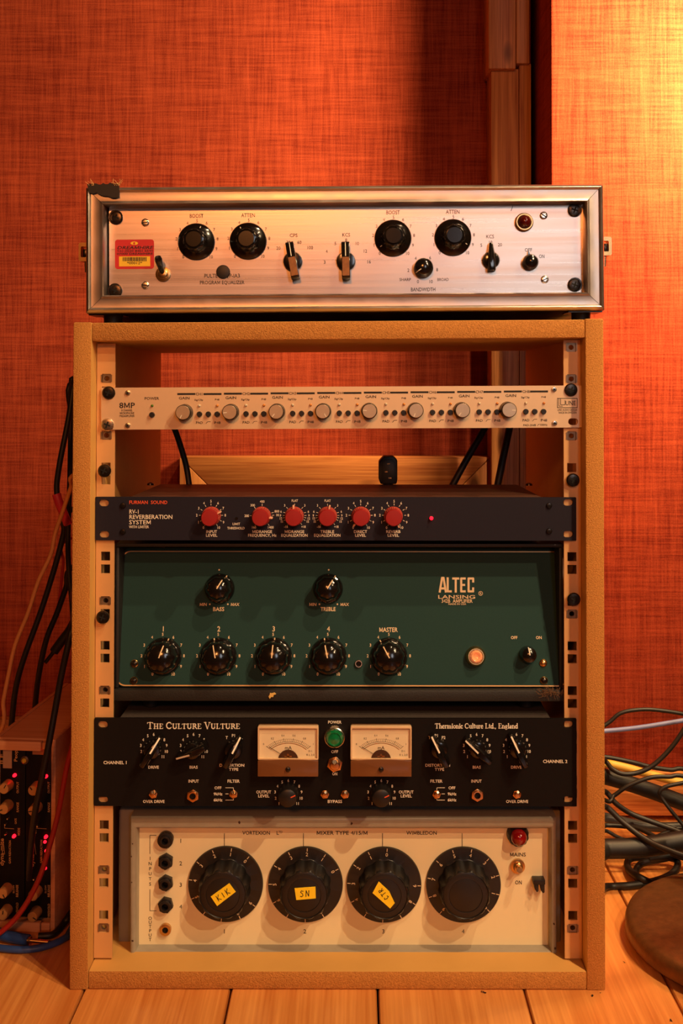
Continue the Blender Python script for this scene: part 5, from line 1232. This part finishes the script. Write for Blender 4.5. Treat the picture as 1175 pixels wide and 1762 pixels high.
ku.raw('connector_face', MB().prism([(-hw_ + .003, -hh * .55), (hw_ - .0025, -hh * .55), (hw_ - .0025, hh * .62), (hw_ - .006, hh * .84), (-hw_ + .0065, hh * .84), (-hw_ + .003, hh * .58)], -.0046, -.0038), RUBBER, bevel=.0003)
for x, z in ((.0005, .0095), (-.002, .0005), (.002, -.0065)): ku.raw('contact_slot', MB().box(x - .0016, x + .0016, -.0049, -.0045, z - .0006, z + .0006), NUT, smooth=False)
ku.raw('cable_neck', MB().tube([(0, .006, -hh * .7), (0, .006, -hh * 1.1), (0, .004, -hh * 1.6)], .006, 10, 3), SATIN)

# heap on the right
RG = 'black cables heaped on the floor right of the rack'
cable('black cable arching highest against the red wall right of the rack', [bh(1036, 1262, .36, -.02), (1045, 1245, .36), (1068, 1227, .36), (1102, 1221, .36), (1136, 1222.5, .36), (1185, 1231, .36), (1240, 1250, .36)], .0026, side='rf')
cable('pale blue cable stretched above the cable heap', [bh(1036, 1258.5, .33, -.02), (1044, 1257.5, .33), (1102, 1251.5, .33), (1180, 1239, .33), (1240, 1228, .33)], .0030, PALEBLUE, side='rf')
cable('black cable sagging in a deep curve and rising to the right edge', [bh(1040, 1300, .30, -.01), (1043, 1311, .30), (1053, 1323, .29), (1071, 1331.5, .285), (1095, 1330, .285), (1119, 1320, .285), (1140, 1302.5, .285), (1160, 1280, .285), (1180, 1250, .285), (1200, 1215, .285)], .0029, side='ru')
cable('black cable lying just above the yellow one in the heap', [bh(1038, 1301, .35, -.02), (1044, 1303, .35), (1085, 1311, .35), (1119, 1319.5, .35), (1153, 1324.7, .35), (1190, 1327, .35)], .0030, side='rf')
cable('yellow cable lying in the cable heap', [bh(1042, 1311, .335, -.01), (1052, 1315, .335), (1085, 1323, .335), (1119, 1333, .335), (1145, 1340, .335), (1164, 1345, .335), (1200, 1352, .335)], .0052, YEL, side='rf')
cable('thick black multicore sloping through the middle of the heap', [bh(1036, 1330, .30, -.02), (1044, 1337, .30), (1085, 1349, .30), (1129, 1364, .30), (1175, 1381, .30), (1220, 1395, .30)], .0098, RUBBER, seg=12, side='rf')
cable('thin black cable rising over the thick multicore', [bh(1046, 1376, .27, -.005), (1056, 1369, .27), (1070, 1359, .27), (1085, 1350, .27), (1119, 1338, .27), (1150, 1336.6, .27), (1190, 1341, .27)], .0026, side='rf')
cable('thin black cable bent back in a hook on the right', [(1195, 1343, .26), (1170, 1348, .26), (1146, 1353.6, .26), (1135, 1362, .26), (1138, 1372, .26), (1153, 1393, .255), (1175, 1419, .25), (1195, 1440, .24)], .0024, side='f')
cable('black cable descending diagonally with a bright glint', [bh(1038, 1352, .27, -.01), (1044, 1364, .27), (1059.6, 1382.5, .265), (1085, 1399.6, .26), (1119, 1413, .255), (1153, 1425, .25), (1195, 1440, .24)], .0032, side='rf')
cable('black cable descending across to the thick black tube', [bh(1036, 1378, .22, -.01), (1044, 1389, .22), (1068, 1411.5, .215), (1095, 1433.6, .205), (1119, 1449, .195), (1145, 1461, .185), (1195, 1478, .175)], .0034, side='rf')
cable('grey sheathed cable lying level on the floor in the heap', [bh(1036, 1404, .32, -.02), (1044, 1407, .32), (1085, 1417, .32), (1128, 1423, .32), (1185, 1421.7, .32), (1230, 1419, .32)], .0062, GREYC, seg=10, side='rf')
cable('thin black cable curling under the grey sheathed cable', [bh(1036, 1419, .26, -.01), (1044, 1420, .26), (1075, 1422, .26), (1102, 1427, .25), (1136, 1445.6, .225), (1158, 1461, .205), (1170, 1475, .19)], .0028, side='rf')
cable('thin black cable forming a low bow on the floor boards', [bh(1036, 1424, .25, -.01), (1044, 1430, .25), (1062, 1440, .25), (1082, 1446, .25), (1115, 1446, .25), (1141, 1434, .25), (1157, 1429, .25), (1190, 1427, .25)], .0022, side='rf')
cable('very thick black tube lying on the floor beside the rack', [bh(1036, 1461, .205, -.02), (1044, 1460.5, .205), (1090, 1459, .206), (1135, 1453, .21), (1180, 1446, .215), (1230, 1438, .22)], .0112, RUBBER, seg=14, side='rf')
cable('black cable coiled in a loop on the floor next to the round base', [bh(1034, 1527, .135, -.01), (1042, 1526, 0, .005), (1082, 1524, 0, .005), (1117, 1518.6, 0, .006), (1146, 1509.5, 0, .007), (1162.7, 1496.7, 0, .009), (1165, 1482, 0, .010), (1150, 1475.5, 0, .010), (1110, 1474.5, 0, .010), (1086, 1477, 0, .008), (1079, 1486, 0, .006), (1084, 1498.5, 0, .008), (1102, 1511, 0, .012), (1128, 1523, 0, .004), (1145, 1530, 0, .004)], .0042, RUBBER, seg=10, side='r')
cable('short black cable inside the coiled loop', [(1170, 1470, 0, .016), (1140, 1478, 0, .014), (1112, 1483, 0, .010), (1098, 1491, 0, .006), (1094, 1505, 0, .004), (1106, 1524, 0, .004), (1124, 1528, 0, .004)], .0040, RUBBER, seg=10, side='')
cable('black cable resting on the thick tube at the right edge', [(1118, 1478, 0, .014), (1145, 1474, 0, .018), (1172, 1470, 0, .020), (1210, 1466, 0, .018)], .0040, RUBBER, seg=10, side='f')

# ================================================================== ROUND STAND BASE
zt_ = .026; e0 = ground(1077, 1598, zt_ * .6); Rb = .128
cb = Vector((e0.x + Rb, e0.y - .012, 0))
sb = bpy.data.objects.new('stand_base', None); COL.objects.link(sb); sb.location = cb
tag(sb, 'round cast iron stand base with bronze hammered finish on the floor', 'stand')
lb = MB().lathe([(Rb * .93, -.006), (Rb * .985, -.0075), (Rb, -.010), (Rb, -.019), (Rb * .985, -.0235), (Rb * .955, -.0262), (Rb * .90, -.0275), (Rb * .86, -.0278), (Rb * .5, -.0300), (Rb * .16, -.0320), (Rb * .14, -.036), (Rb * .10, -.0365)], 80).moved(lambda v: (v[0], v[2], -v[1]))
link('cast_disc', mesh(lb, 'cast_disc', CASTIRON, angle=60), sb)
link('rubber_ring', mesh(MB().lathe([(Rb * .90, 0), (Rb * .90, -.0062)], 48).moved(lambda v: (v[0], v[2], -v[1])), 'rubber_ring', RUBBER), sb)
link('stand_tube', mesh(MB().lathe([(.0095, -.030), (.0095, -.95)], 20).moved(lambda v: (v[0], v[2], -v[1])), 'stand_tube', BLK), sb)
# crumbs of dirt on the floor in front of the rack
random.seed(9); k = 0
dirt = MB()
for px, py in ((832, 1708), (829, 1707), (835, 1709), (1019, 1714), (1033, 1709), (1154, 1757), (1074, 1657)):
    p = ground(px, py); s0 = random.uniform(.0008, .0018)
    dirt.add([(p.x + s0 * random.uniform(-1, 1), p.y + s0 * random.uniform(-1, 1), s0 * (i % 2)) for i in range(6)], [(0, 1, 2), (2, 3, 4), (4, 5, 0), (1, 3, 5), (0, 2, 4), (0, 1, 3)])
tag(link('floor_crumbs', mesh(dirt, 'floor_crumbs', M('dirt', (50, 30, 20), .9), smooth=False)), 'dark crumbs of dirt on the floor boards before the rack', 'dirt', kind='stuff')
